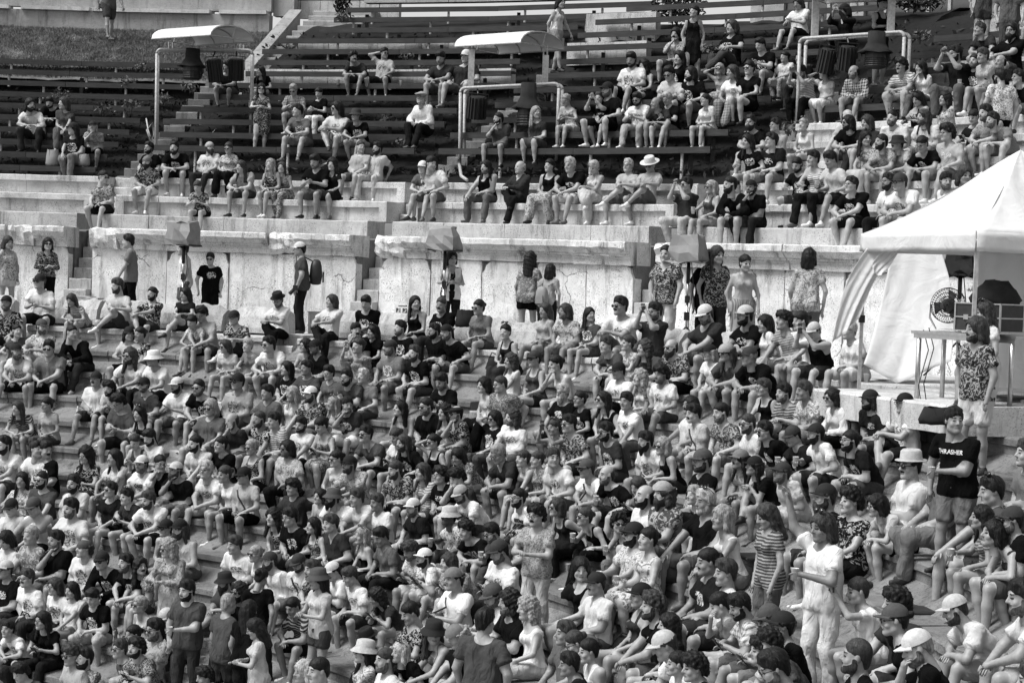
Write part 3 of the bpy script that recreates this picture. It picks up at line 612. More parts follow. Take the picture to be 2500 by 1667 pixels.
def speaker(px, ytop, ybot, half, ybase, r, label, fab='greyfab', grp='covered loudspeakers on stands'):
    """loudspeaker on a telescopic stand under a rain cover"""
    c = at(px, (ytop+ybot)/2, r); s = pix(c)[2]; hw = half/s; H = (ybot-ytop)/s; t = empty('covered_speaker', c-V3(0, 0, 1.5)); tag(t, label, 'speaker', grp)
    th = math.radians(-28); X = V3(math.cos(th), math.sin(th), 0); Y = V3(-math.sin(th), math.cos(th), 0); U = V3(0, 0, 1)
    def ring(z, w0, w1, dp, dy=0):
        # trapezoid plan: wide mouth to the front, narrow back
        q = [(-w0, -dp), (w0, -dp), (w1, dp), (-w1, dp)]; out = []
        for i in range(4):
            a, b = np.array(q[i]), np.array(q[(i+1) % 4])
            for f in (0, .33, .66): p = a+(b-a)*f; out.append(c+X*p[0]+Y*(p[1]+dy)+U*z)
        return out
    lv = [(H*.5, hw*.62, hw*.45, hw*.50), (H*.44, hw*.75, hw*.55, hw*.62), (H*.1, hw*.86, hw*.72, hw*.72), (-H*.25, hw*.93, hw*.78, hw*.78), (-H*.47, hw*.90, hw*.80, hw*.76), (-H*.5, hw*.96, hw*.86, hw*.82)]
    m = MB(); V = []
    for i, (z, a, b, d) in enumerate(lv):
        for p in ring(z, a, b, d): V.append(p+RNG.normal(0, .022 if i else .012, 3)*(1 if i < 5 else 1.2))
    n = 12; m.add(V, [(i*n+k, i*n+(k+1) % n, (i+1)*n+(k+1) % n, (i+1)*n+k) for i in range(len(lv)-1) for k in range(n)]+[tuple(range(n)), tuple((len(lv)-1)*n+k for k in range(n))][:1])
    m.build('rain_cover', fab, t)
    MB().box(c-U*(H*.5-.01), (hw*1.75, hw*1.4, .03), np.array([X, Y, U]).T).build('speaker_base', 'black', t)
    f = c-U*(c[2]-WALK_Z); b_ = c-U*(H*.5)
    MB().tube([b_, b_-U*.35], .033, 8).build('upper_tube', 'black', t, smooth=True); MB().tube([b_-U*.33, b_-U*.62], .024, 8).build('middle_tube', 'chrome', t, smooth=True)
    MB().box(b_-U*.62, (.08, .08, .12)).build('clamp', 'black', t); MB().tube([b_-U*.64, f+U*.25], .02, 8).build('lower_tube', 'chrome', t, smooth=True); MB().box(b_-U*.9, (.09, .07, .14)).build('clamp', 'black', t)
    for k in range(3): a = 2.1*k+.5; MB().tube([f+U*.55, f+V3(.5*math.cos(a), .5*math.sin(a), .02)], .014, 6).build('leg', 'black', t)
    MB().tube([b_+X*.05, b_+X*.10-U*.4, b_+X*.03-U*.9, f+U*.3+X*.05], .008, 5).build('cable', 'black', t)
speaker(450, 540, 600, 39, 720, 23.7, 'loudspeaker under a grey canvas cover by the man in black T-shirt'); speaker(1088, 553, 612, 39, 715, 23.7, 'grey covered loudspeaker above the woman in a white vest'); speaker(1683, 573, 640, 45, 780, 23.6, 'grey covered loudspeaker hiding a man with patterned shirt')
# crates and sign on the walkway
def crate(px, py, w_, h, label, r=24.5):
    c = at(px, py, r); c[2] = WALK_Z+.002; t = empty('crate', c); tag(t, label, 'crate', 'pale boxes on the walkway'); th = math.radians(ang(c)-90); X, Y = V3(math.cos(th), math.sin(th), 0), V3(-math.sin(th), math.cos(th), 0); Rm = np.array([X, Y, V3(0, 0, 1)]).T
    MB().box(c+V3(0, 0, h/2), (w_, .3, h), Rm).build('box_body', 'ply', t); MB().box(c+V3(0, 0, h+.01), (w_+.03, .33, .02), Rm).build('lid', 'ply', t)
    for q in (-1, 1): MB().box(c-Y*.155+X*q*(w_/2-.03)+V3(0, 0, h/2), (.05, .012, h-.02), Rm).build('batten', 'ply', t)
    MB().box(c-Y*.157+V3(0, 0, h*.55), (w_*.45, .008, h*.5), Rm).build('panel', 'ply', t)
crate(205, 735, .36, .52, 'pale panelled box at the foot of the left stairs'); crate(232, 738, .24, .50, 'narrow pale box right beside the panelled box'); crate(262, 736, .34, .46, 'pale box just behind the bearded man in light T-shirt'); crate(779, 748, .30, .42, 'small pale box behind the young man with crossed arms')
def flat_text(txt, size, loc, X, U, name, mat, parent, bold=0.0):
    cu = bpy.data.curves.new(name, 'FONT'); cu.body = txt; cu.size = size; cu.align_x = 'CENTER'; cu.align_y = 'CENTER'; cu.extrude = .002; cu.offset = bold
    o = bpy.data.objects.new(name, cu); COL.objects.link(o); dg = bpy.context.evaluated_depsgraph_get(); me = bpy.data.meshes.new_from_object(o.evaluated_get(dg)); bpy.data.objects.remove(o)
    me.name = name; N = np.cross(X, U); mw = Matrix(((X[0], U[0], N[0], loc[0]), (X[1], U[1], N[1], loc[1]), (X[2], U[2], N[2], loc[2]), (0, 0, 0, 1)))
    q = link(name, me, None, [mat]); q.matrix_world = mw
    if parent: q.parent = parent; q.matrix_parent_inverse = parent.matrix_world.inverted()
    return q
c = at(982, 752, 23.45); c[2] += .0; th = math.radians(ang(c)-90); X, Y = V3(math.cos(th), math.sin(th), 0), V3(-math.sin(th), math.cos(th), 0)
sg = MB().box((0, 0, 0), (.34, .02, .34), np.array([X, Y, V3(0, 0, 1)]).T).build('block_sign', 'paper'); sg.location = c-V3(0, 0, .10); tag(sg, 'white block sign reading B1 B2 behind the seat backs', 'sign'); bpy.context.view_layer.update()
flat_text('B1 B2', .11, c-Y*.013-V3(0, 0, .05), X, V3(0, 0, 1), 'lettering', 'ink', sg, .004)
tag_ = MB().tube([c-Y*.014+V3(0, 0, .04)-X*.08, c-Y*.014+V3(0, 0, .04)+X*.12], .006, 4).tube([c-Y*.014+X*.12+V3(0, 0, .04), c-Y*.014+X*.09+V3(0, 0, .06)], .006, 4).build('arrow', 'ink', sg)
# ---- the white tent with its table, fan and cases
TA, TB = V3(4.68, 26.74, 0), V3(5.53, 23.74, 0); tn = nrm(V3(3.0, .85, 0)); TD, TC = TA+tn*3.0, TB+tn*3.0; ZE, ZV = .73, .49; APX = V3(6.50, 25.65, 1.86)
tent = empty('tent', (TA+TC)/2+V3(0, 0, WALK_Z)); tag(tent, 'white pop-up tent with loose cloth sides at the right edge', 'tent')
def sheet(fn, nu, nv, name, parent, thick=.006, mat='tent'):
    V = [fn(i/nu, j/nv) for j in range(nv+1) for i in range(nu+1)]; w_ = nu+1
    m = MB(); m.add(V, [(j*w_+i, j*w_+i+1, (j+1)*w_+i+1, (j+1)*w_+i) for j in range(nv) for i in range(nu)]); o = _build0(m, name, [mat], None, True)
    sol = o.modifiers.new('thickness', 'SOLIDIFY'); sol.thickness = thick; sol.offset = 0
    if parent is not None: o.parent = parent; o.matrix_parent_inverse = parent.matrix_world.inverted()
    return o
CN = [TA, TB, TC, TD]
for i in range(4):
    A, B = CN[i]+V3(0, 0, ZE), CN[(i+1) % 4]+V3(0, 0, ZE)
    def roof(u, v, A=A, B=B, i=i):
        p = (A+(B-A)*u)*(1-v)+APX*v; sag = .12*math.sin(math.pi*min(v, 1))*(1-v)**.5+.05*math.sin(math.pi*u)*math.sin(math.pi*v); p = p-V3(0, 0, sag)
        return p+V3(0, 0, .012*math.sin(u*23+v*9)*math.sin(math.pi*v))
    sheet(roof, 20, 14, 'roof_panel', tent, .003)
    out = nrm(np.cross(B-A, V3(0, 0, 1)))*(1 if i != 9 else 1)
    if out@((A+B)/2-APX) < 0: out = -out
    def val(u, v, A=A, B=B, out=out): return A+(B-A)*u+out*(.012+.014*math.sin(u*17+2*v)*v+.006*math.sin(u*41))+V3(0, 0, -v*(ZE-ZV)*(1+.03*math.sin(u*9)))
    sheet(val, 26, 4, 'valance', tent, .003)
for i, P in enumerate(CN):
    q = nrm(((TA+TC)/2-P)*V3(1, 1, 0)); P = P+q*.05
    MB().box(P+V3(0, 0, (ZV+.1-1.43)/2), (.045, .045, ZV+.1+1.43)).build('pole', 'steel', tent)
    MB().box(P+V3(0, 0, -.42), (.075, .075, .10)).build('pole_clamp', 'black', tent)
def scr(pts, D): return [atd(x, y, D) for x, y in pts]
def curtain(top, mid, bot, D, folds, amp, name='side_curtain'):
    """hanging cloth: three guide lines (top, middle, bottom) blended, rippled in depth"""
    T, Mi, B = (np.array(scr(q, d)) for q, d in zip((top, mid, bot), (D if isinstance(D, tuple) else (D, D, D))))
    def at_line(P, u): k = u*(len(P)-1); i = min(int(k), len(P)-2); return P[i]+(P[i+1]-P[i])*(k-i)
    def fn(u, v):
        u = min(1, max(0, u+.05*math.sin(u*9.5+1)+.03*math.sin(u*17))); a, b, c_ = at_line(T, u), at_line(Mi, u), at_line(B, u); p = a*(1-v)*(1-2*v)+4*b*v*(1-v)+c_*v*(2*v-1)
        return p+V3(.25, -1, 0)*amp*(.7*math.sin(u*folds+v*3.5+1.5*math.sin(v*3+u*4))+.45*math.sin(u*folds*.45-v*5)+.3*math.sin(u*folds*2.3+v*7))*(.35+.65*v)
    return sheet(fn, 44, 26, name, tent, .004)
curtain([(2112, 606), (2150, 608), (2192, 610)], [(2060, 705), (2108, 690), (2148, 668)], [(2028, 838), (2062, 815), (2104, 768)], 26.5, 11, .045)
curtain([(2150, 610), (2180, 612), (2200, 612)], [(2132, 642), (2146, 655), (2172, 650)], [(2136, 664), (2146, 674), (2158, 668)], 26.3, 8, .05)
curtain([(2168, 610), (2240, 611), (2306, 612)], [(2140, 760), (2225, 770), (2345, 745)], [(2100, 884), (2190, 936), (2345, 872)], (28.6, 28.2, 27.6), 9, .035)
curtain([(2378, 612), (2440, 614), (2560, 616)], [(2384, 770), (2450, 770), (2570, 770)], [(2388, 930), (2450, 965), (2580, 975)], (27.2, 27.2, 27.2), 8, .035)
speaker(2346, 614, 672, 36, 780, 24.6, 'dark covered loudspeaker inside the white tent', 'blackfab', 'covered loudspeakers on stands')
tb = empty('work_table', atd(2300, 955, 24.7)); tag(tb, 'metal work table carrying cases and fan inside the tent', 'table')
q0, q1 = atd(2226, 806, 24.9), atd(2398, 818, 24.1); d = nrm((q1-q0)*V3(1, 1, 0)); nn = V3(-d[1], d[0], 0); nn = nn if nn[1] > 0 else -nn; L = np.linalg.norm((q1-q0)*V3(1, 1, 0))+.5; Rm = np.array([d, nn, V3(0, 0, 1)]).T; zt = q0[2]
tc = q0+d*L/2+nn*.3; tc[2] = zt
MB().box(tc-V3(0, 0, .02), (L, .62, .035), Rm).build('table_top', 'chrome', tb); MB().box(tc-nn*.28-V3(0, 0, .065), (L-.06, .03, .055), Rm).build('apron', 'chrome', tb)
for u in (-1, 1):
    for v in (-1, 1): MB().tube([tc+d*u*(L/2-.09)+nn*v*.26-V3(0, 0, .04), tc+d*u*(L/2-.09)+nn*v*.26+V3(0, 0, -1.36-zt+.0)], .032, 8).build('leg', 'chrome', tb, smooth=True)
fc = empty('flight_case', tc+d*.12); tag(fc, 'black flight case with metal edges on the tent table', 'case')
cw_, ch_ = .66, .34; cc = tc+d*.16+V3(0, 0, ch_/2+.03)
MB().box(cc, (cw_, .48, ch_), Rm).build('case_body', 'case', fc)
for z in (-.5, .0, .5): MB().box(cc+V3(0, 0, z*ch_)-nn*.004, (cw_+.02, .50, .016), Rm).build('edge_trim', 'chrome', fc)
for u in (-.5, .5): MB().box(cc+d*u*cw_-nn*.242, (.02, .02, ch_+.02), Rm).build('corner_trim', 'chrome', fc)
for u in (-.25, .25): MB().box(cc+d*u*cw_-nn*.25, (.07, .014, .06), Rm).build('latch', 'chrome', fc)
bgp = cc+V3(0, 0, ch_/2+.12)+d*.08
m = MB(); m.lathe([(.01, .17), (.12, .15), (.22, .06), (.27, -.05), (.26, -.125), (.01, -.125)], bgp, 14, 1.15, .85); b = m.build('bag', 'blackfab', smooth=True)
b.data.vertices.foreach_set('co', (np.array([v.co for v in b.data.vertices])+RNG.normal(0, .012, (len(b.data.vertices), 3))).astype(np.float32).ravel()); tag(b, 'slumped black bag on top of the flight case', 'bag')
fp = tc-d*(L/2-.32)+V3(0, 0, .02); fan = empty('fan', fp); tag(fan, 'round black cage fan on the tent table', 'fan')
fcn = fp+V3(0, 0, .31); fN = nrm(V3(-.45, -.85, .12)); fX = nrm(np.cross(fN, V3(0, 0, 1))); fU = np.cross(fX, fN); R_ = .22
for k, (o, rr_) in enumerate(((.09, .10), (.075, .15), (.03, R_), (-.04, R_), (-.08, .13))):
    MB().tube([fcn+fN*o+fX*rr_*math.cos(t)+fU*rr_*math.sin(t) for t in np.linspace(0, 2*math.pi, 25)], .005, 4, caps=False).build('cage_ring', 'black', fan)
m = MB()
for k in range(40):
    t = 2*math.pi*k/40; e = fX*math.cos(t)+fU*math.sin(t); m.tube([fcn+fN*.095+e*.04, fcn+fN*.075+e*.15, fcn+fN*.0+e*(R_+.006), fcn-fN*.08+e*.12], .0032, 3)
m.build('cage_wires', 'black', fan)
for k in range(3):
    t = 2*math.pi*k/3; e = fX*math.cos(t)+fU*math.sin(t); g_ = np.cross(fN, e); MB().add([fcn+e*.04-g_*.03+fN*.02, fcn+e*.04+g_*.03-fN*.02, fcn+e*.17+g_*.12-fN*.03, fcn+e*.18-g_*.03+fN*.03], [(0, 1, 2, 3)]).build('blade', 'black', fan)
MB().lathe([(.01, .05), (.085, .04), (.10, -.05), (.06, -.14), (.01, -.15)], fcn, 12, R=np.array([fX, fU, fN]).T).build('motor', 'black', fan)
MB().tube([fcn-fX*.22, fcn-fX*.23-V3(0, 0, .16), fp-fX*.14, fp+fX*.14, fcn+fX*.23-V3(0, 0, .16), fcn+fX*.22], .014, 6).build('stand', 'chrome', fan)
for i_, (px, py, D) in enumerate(((2255, 805, 24.9), (2268, 800, 24.8))):
    p = atd(px, py, D); tag(MB().tube([p, p+V3(.05, -.1, -.25), p+V3(-.06, -.12, -.7), p+V3(.02, -.1, -1.1)], .007, 5).build('cable', 'black', smooth=True), ['loose black cable hanging over the table edge left of its twin', 'loose black cable hanging beside the table leg'][i_], 'cable')
PEOPLE = '''
@A 0 0
265 935 m m0 - b t8 t2 f r
458 915 m s0 - b t0 t3 f d
568 925 f m1 - - t3 t4 k l
650 1150 f l0 c1 - t1w t5 k l
812 1130 m m2 c1 - t6f s0 h .
980 -190 m s1 - - t4 s3 w . 30
1330 1320 m s0 - bg t0 s3 s .
1540 1320 m s0 - b t0w s1 f .
1300 1440 m s0 e5 Bg p2f s9 s .
1868 1312 m s1 e6 Bg t8d t2 k r
2030 1322 f n1 - s t8f k0 k .
2160 1490 m l1 - - t6 s3 f .
2030 600 m s0 - - t2 s4 f l
@B 620 0
50 640 f l0 - - t0 s4 f l
893 515 m c0 - m t2 s2 f r
1160 480 m s0 - s t6d s1 u r
1665 520 m s0 - b p2 s4 f d
1888 505 m s3 c8 b t2 s4 k .
345 805 m s2 - s p6c s5 p d
582 830 f n0 - - t0 t9 p d
390 990 m s0 - - t4w s5 f l
740 970 m m0 - s t8d s7s k l
895 1030 m s1 u2 - t0w s6 f .
58 1025 f l0 - s d1f k1 V . 0
1490 872 m b3 p6 bg l9 t1 s .
2185 1060 m z0 - b t3 s3 h l
950 1312 m z1 - - t6 s4 k r
1100 1325 m s0 - b p7 t7 k l
545 1440 m s0 - b p0 s4 p d
695 1470 f w0 - - d1 k1 u .
148 1470 f l2 - - k2f s1 k .
245 1495 f l1 - - k4f t4f k .
1500 1495 m s0 c9 - t4 s4 f .
1585 1462 m s0 - - t9 s4 s r
2062 1490 m l0 - b k0 t4 k .
@C 1240 0
445 30 f m0 - - k9 s6 w r 60
1660 112 f n0 - - d1 k1 v l 0
1490 308 m m0 - m p7f s3 h .
1995 245 m m1 - - t0w t3 k .
2255 400 m s0 - - t0w s5 p d
1525 520 f l0 - - t0w s2 k .
1100 532 m s0 - b t9d s0 s d
1212 590 f w0 - o k2 s2 k l
1440 660 m s0 - s t7 s1 p d
1628 662 m m0 - b t0w s4 c l
1880 620 f m2 - s n9 k6c u .
1995 645 f l1 - - t9 t6c k l
2150 610 f n0 - s t0 s0 c .
888 800 m s0 c0 bg t0 s0 k l
805 880 m s1 - - t0w s3 T .
1150 885 m s0 - bs t9d t6 p d
1425 880 m s3 - g t0w s4 p d
1312 925 m b1 - - t2 s2 f l
1762 895 f n0 - g t9 s6 k l
250 1005 f l2 - - t2 k3 k r
520 892 f n2 - g k6f s8 p d
2150 1095 m s0 - Bg t0 s5 f .
2132 1262 f l0 o - t0w s8 c .
110 1492 m b3 - b l2 t1 k l
370 1480 f n0 - - k0 k7f k .
565 1475 m s3 - - t0w s8 f .
770 1495 f s3 - - k8 k7 k d
1070 1480 m s3 - g t6 s4 x .
1265 1470 m s3 h8 s p6 s4 x d
@D 1860 0
330 30 m m1 - - t9 s1 p d
740 95 f m0 c0 - l1 t1 T l
1050 40 f s0 c0 - k0 s1 V r 40
1970 -190 f l1 - - t3 s3 v . 10
2220 -150 m s1 - - t4 t3 v . 0
2395 -20 f l1 - - k8 s4 f l
1955 265 m s1 o - t2 s3 f l
2220 272 m l0 - Bg t0 s3 k .
1722 485 m s0 - bg t1 t4 T l
1900 545 m n0 - b t0w s2 c .
1970 500 f s1 - - t6 s4 k .
2113 555 m b0 - - p1 s2 c .
208 510 k n0 - - t9 t6f s l
350 520 m s0 - - t0 t2 k l
352 645 m s0 - bg p7s t0 T d
555 655 f n0 - - d9 k9 u l
808 645 m b0 - b l3c s5 s l
1245 590 m c0 - mg p8s t6 f .
1408 605 f l0 - - t9 t4 h l
1390 882 f l0 o - k0w s3 p d
1625 885 f w0 - - t8f t7 k l
1155 1055 m z0 o b t8 s4 s .
1430 1045 m l1 - b t8 s5 s l
755 1095 m m0 - bs t0 s4 f l
935 1095 m m1 - - t2 t2 k l
765 1045 m b1 - - t6 s4 k r
370 1115 f n2 o - k9 s6 s .
118 1120 m s0 - g k6 s3 k l
85 1255 m s0 - g t1w s5 s l
925 1235 f l0 o - p4f k7 k r
1058 1268 m z0 - b p6f s6 f l
1213 1280 m s0 u1 m t6 s4 f .
1410 1290 m n0 - g t0w s3 f d
1655 1190 m c0 - g t6w s4 k l
1885 1045 f n0 - - t1 s6 p d
2000 1010 m s0 - b t6f s6 f l
2045 1075 m s0 - b t5 s5 f l
2125 1050 m s0 - b t9f t0 v l -150
2320 690 m s0 - g t0 s3 h l -60
315 1470 m z0 - b t0w s3 c d
452 1415 f s0 - - k8s t1 c l
620 1425 m s0 - - t7 s1 c d
@E 0 400
923 122 m n0 - s p4f s1 s r
1752 205 f n1 - - p2f s1 p d
60 705 f m1 - - p8f s8 v r 20
420 718 f m0 - s l1f t0 V . 10
350 1050 m s1 c1 s t9 s1 p .
1178 695 m s0 - - t5 t0 w . -90
1660 760 m s0 - - t9 s4 v . -80
1870 912 m s0 - s t0w s0 v . 0
55 1240 m s0 c0 b t1f s2 c .
652 1215 f l1 - - t7s s4 f d
1045 1090 m s1 - b t7 s3 x l
1355 1160 m n0 - b p1f s2 x .
1650 1162 f l0 - g t1 s2 x l
1790 1338 m c0 - g t6 s3 f d
1722 1410 f n0 - - t8f s2 f d
2088 1370 m s1 c1 g p1f s2 k .
150 1490 f n0 - - t3 s2 c r
372 1450 m s1 c3 b p8f s6 k r
645 1505 m z0 - - l0 t2 f r
1150 1515 m m0 c0 - t7 s0 c r
1248 1518 f n0 - - p1f s1 k l
@F 620 400
440 762 m s0 c8 - t3 t1 v . -90
1757 842 f m0 - - k1 t1 V r 10
215 1215 m s0 f0 bg t9d t0 x d
690 1225 m m1 - - t8d t1 x l
990 1238 m s0 - - t0w s2 a d
1430 1242 f l0 - - k0 s1 k r
1672 1258 m z1 - m t0w t2 s .
2000 1282 f n0 - s t5 s3 k .
918 1485 m s0 - m t0 s6 h r
1060 1495 f l0 o - t0 s1 k l
1305 1465 m s0 - b t0w s2 k l
1605 1490 m s0 - bg t0 s2 k l
1720 1500 m s0 c0 b t0 s4 s l
2235 1500 f n0 o - k1 t2 k .
@G 1240 400
1592 190 m s0 - s p2 t7 T l
1812 212 f l2 - s k3 s6 c l
1962 190 m n0 - b l0 s3 f l
2168 212 m s0 c0 b t0 t1 h .
195 855 f w0 - - p5f s0 v . 170
365 955 f m0 - - t6 k1 v . 150
1425 805 m z0 - - p2f t7 v . -30
1795 845 m s0 - g p0 t0 v r 10
1850 800 f l1 - - p2f t2 v r 20
2098 890 f n0 - - k6 k5s v r 20
330 1305 f l1 - - k6 s5 k l
505 1315 m m1 - b p7f s5 k l
728 1345 f l0 - - t3w s3 k r
1000 1270 m s0 - sm t9d s4 k l
1310 1315 m s0 - bg t2 s2 T l
1760 1342 m s1 c8 b p2 s4 f d
2112 1350 m s0 c7 b t0w s2 f l
2295 1425 f m0 - - t9 s4 c l
@H 1860 400
793 190 m s0 - g t0w s1 f l
1128 162 m s0 - bg t9d t1 s .
1225 168 m s1 c2 g t9d s5 f l
1645 155 m s0 - b t9 s3 k r
1808 105 f m1 - - k6 s3 k r
420 818 f m0 - - p7f t4 v . 175
200 1402 m c0 - - p5s s4 k l
338 1405 f n0 - - t9 s5 k l
452 1490 m s1 c7 - k0 s2 T d
775 1485 m s3 - g t9 s8 s l
2030 1325 f l1 o - d8 k8 v l -70
1935 1478 m m1 - b p2f s8 v l -30
@I 0 820
150 140 m s1 c0 b t8d s1 f r
430 115 m s0 - s p5 s1 f .
1165 180 m w1 - bs t9 t1 f .
1368 205 m s1 u9 s t9 t1 f l
850 385 m s0 c1 m t9 s2 k .
980 472 m c0 - b t7 s1 p .
1280 435 m s0 c0 bs p3 s4 s .
1055 595 m c0 - g t3 s1 p d
1250 695 f l0 o - k1 s2 p l
158 645 f l1 - - t2s s4 f .
420 615 f n0 - g t6 t3 s l
1580 440 m s0 c8 b t9 s4 p .
1782 462 m z0 - bs t0w s1 f .
2010 95 f m1 - s t8 s6 s l
2212 90 f n2 - - t5 s5 c .
1872 640 m m2 - s t4 s4 s .
2112 410 m s0 c0 s t6d s3 k .
2050 755 m b1 - b t2 s3 h l
35 975 m s0 - b t9d s3 f l
325 1012 m s0 - - t9d s2 c r
408 1015 m s0 - m t0w s3 k r
768 1065 f w0 - g t1f s2 p .
1015 1085 f l0 - - t8d s5 f l
1200 945 f n1 - - k3 s1 p d
1335 905 m s0 - b t9 s1 p d
1262 1140 m s0 c8 b t9d s6 f .
1430 1140 m n0 - g p0 s5 h r
1565 1195 m s1 c7 B t0 s4 h .
1748 962 m n0 - b p8 s4 k l
1960 970 f n0 - - t0 s1 k l
2240 990 f n2 - s k0f s1 s .
1835 1195 m s3 - g t8d s6 f .
2005 1235 f n1 - - t9 s0 s .
2172 1245 m s0 c0 g t6 s0 s l
190 1285 f l0 - - p8f s5 k .
370 1285 m z0 - bs t3 s3 k .
660 1320 m s0 - b t8d s3 k .
985 1372 f s0 - s t1 s0 s l
1140 1435 f s0 o - t2 s0 p l
1322 1462 m s1 - b t9d s1 f .
100 1525 m s1 c1 - p8 s1 k d
305 1520 m s0 c3 - k9 s1 f d
630 1535 m s0 - b t8d s5 c l
@J 620 820
125 78 m s0 - s t9d s5 f l
452 90 f m0 - g k2 s6 c l
550 98 m s0 c0 bg p0 s2 k l
935 92 f n1 - - p6f t4 T l
1215 100 m s1 e2 b t5w s4 s .
1425 158 m s1 - b t0w s3 s .
290 292 f l0 - - t0w s3 k l
470 288 m s0 - - t3w s2 c l
668 332 f s0 - g t4 s3 k .
820 372 m s0 - bg p3 s1 p .
968 362 m s3 - - t5 t3 s .
120 505 m s0 - - t4 s2 k l
345 520 f l2 - - k9 s5 s l
508 522 m s1 c9 b p2f s4 k l
708 605 f l2 o - t7 s5 p l
830 615 m s0 - b t2w s9 h r
1660 405 m s0 - b t0w s3 p d
2050 440 f m0 - - n9 k0 s l
2190 432 m z1 - g p4f s5 k l
2285 225 f w1 - - t8 s6 k l
1302 645 f l0 o - k6 s3 k .
1535 630 m z0 - bs t0 s2 k l
1692 680 f w0 - - k5f s5 k l
1800 695 m s0 p0 bs p2f s3 h l
2140 735 f m0 - s t0w t3 u l
2300 725 m w1 - b t9d s4 k l
50 742 m z1 - b p1f s3 k l
180 755 m s0 - - t7s s5 k l
420 792 m s0 - b t8d s1 k .
600 800 f n0 - - k4f k4f p d
290 1000 m m0 - bs p7f t1 s l
1005 880 m s0 - sm p3 s1 f .
1265 895 f n1 - - t8d s4 p d
1340 955 m l1 - b t0w s1 k l
1590 945 f n0 - s k0 s1 u l
728 1095 f n0 - s k7 s2 s l
845 1145 m s1 c0 bg p7f s7 f l
1240 1195 m n1 - b p2f s2 s l
1500 1215 f l1 - - p7s s5 k l
1810 1070 f l0 - - t4f s7 f d
1665 1250 m c0 - g t0w s2 k l
1815 1265 m c0 - - t2 s2 h d
2190 1055 m s2 - g p2 s2 f d
1850 1410 m s1 c6 b t9d s3 f d
340 1350 m c0 - - t2 s2 k l
585 1430 k m0 - - k6 s3 k l
705 1440 m s0 u3 B t9 s3 f l
925 1445 m s1 - - p8 s5 f l
1100 1485 m s1 - - t9 s3 k l
1405 1525 m s0 c8 b t1 s1 k l
@K 1240 820
95 1445 m n0 - bg t9 s3 k l
235 205 f n0 c2 s k3 s2 s l
430 255 f n0 - - k8 s3 h l
488 505 m s3 - Bg t0w s2 k .
645 565 f n0 - g t0w s2 c l
840 570 f l0 - s k0 s1 k l
885 85 m s1 - - t3w s0 f l
1065 70 f n1 - - t7f s6 k l
1230 115 m w1 - - t3 s1 f l
1450 105 m b1 - Bs p2f s0 k .
985 312 m s0 c0 - t9d s1 k l
1165 375 f w2 - - k9 s5 k l
1358 345 m c0 - b t9d s3 s .
1052 585 m s0 - - t9d t4 k .
1790 150 f m2 c0 - t9 s9 s .
1945 145 m l1 e6 s p3 s3 f .
2150 185 m s2 c2 g t0w s1 f l
2272 462 f s1 - g k0 s4 k l
1625 620 m m0 - m t8 s6 k l
1660 695 m s0 - m t7w s6 k l
1895 685 m n0 - b p3f s4 s l
2140 785 m z1 - bs t9 s5 k l
2300 852 m s0 - sm t0w s3 k l
412 815 f n1 o - k4f s3 T l
540 785 m s0 - s p2f s2 k l
870 855 m s0 - bs t2w s3 k l
1212 935 m s0 - B t9d s3 k l
1378 985 f m2 - s k0 s2 s .
130 1095 f n1 - - k5 s3 k l
265 1105 f n1 - - p4f s3 k l
405 1090 m s1 - - t8d s4 s r
690 1180 m s1 c3 s t9 s5 f l
880 1240 m b1 - b t0w s1 c l
1145 1335 f l1 - - t5 t2 p d
1218 1430 m b0 - b t9d s2 k l
1385 1400 m w1 c6 B p3f s3 k l
1730 1110 m s1 c3 bg t0 s2 k l
2065 1100 m l0 c5 m t8 s4 s l
2200 1160 f l0 c0 - t0 s1 k l
1650 1420 f s2 - - p9 s0 k l
1755 1480 m s3 o b p0 s3 k l
@L 1860 820
195 512 m s0 - b t3s s2 k l
375 492 m s1 - - p8f s5 k l
620 552 f m0 - s l9 t0 s l
965 570 m m0 c1 b t1w s2 k l
1265 600 m s3 c0 g t9d s1 x l
780 935 m n0 - bg t1w s3 s l
280 890 m s0 c2 - t1 s2 c d
475 870 m s0 c1 b t9 s2 c l
165 1215 m s1 c2 bg t7 s7 k l
1318 1160 m s0 f7 sm p8 t6 k .
1660 1175 m s0 - - t4 t5 k l
1745 760 m s0 - - t0 s5 Q r -32
2045 1385 m s0 o - t3 s3 k l
560 1435 m s1 c1 B t0 s2 k l
790 1475 f c0 - - t1f s1 k l
1020 1510 f m0 - g t7 s0 f l
2360 1050 m s1 - - t5 s4 k l
@M 0 1237
55 295 f m0 - - t8 s2 p d
275 260 m n2 - - p5f s3 k l
500 300 m s0 - b t0 s5 h l
738 370 m c1 e3 - t9d s4 s l
890 475 m s0 c1 s l0w s1 f .
1118 500 m s0 - b t0w s4 f l
1252 530 m w0 - m t4f s3 k r
50 560 m s1 c7 g t0w s2 k l
245 640 m s1 - gm t9d t2 s .
487 710 f m1 - g t9d t1 s l
640 745 f l0 - - t8 s5 k l
815 805 m s0 - - t0w s6 s d
1238 875 f n2 - s k7 s2 k l
365 1010 f l0 - g t0 t1 p l
80 1090 k s0 - - t9d s2 f .
1475 190 f s0 c0 s k1f s3 k .
1595 195 m l1 c0 B k8 s4 k l
1525 365 f w2 - s l6f k6 V l -40
1690 740 m s0 - b t3 t2 Q l -30
1995 870 m z2 - - t3 s2 v . 130
2080 340 m s1 - - t9d s3 k l
2278 420 f n2 - s k9 s3 k l
2000 665 m s1 u1 B t3 s4 x l
2118 755 m w0 - Bs t0 t1 k .
1380 1095 m s0 - bs t6f s2 k l
1475 985 m s0 c7 - t1 s2 f d
640 1320 m c1 - s t6 s2 k .
752 1350 m s0 - b p4f s2 k l
1185 1140 f n0 - - k8s s2 T l
1075 1270 m s1 - s t3w s2 k l
1205 1255 m c0 - b p3f s2 p l
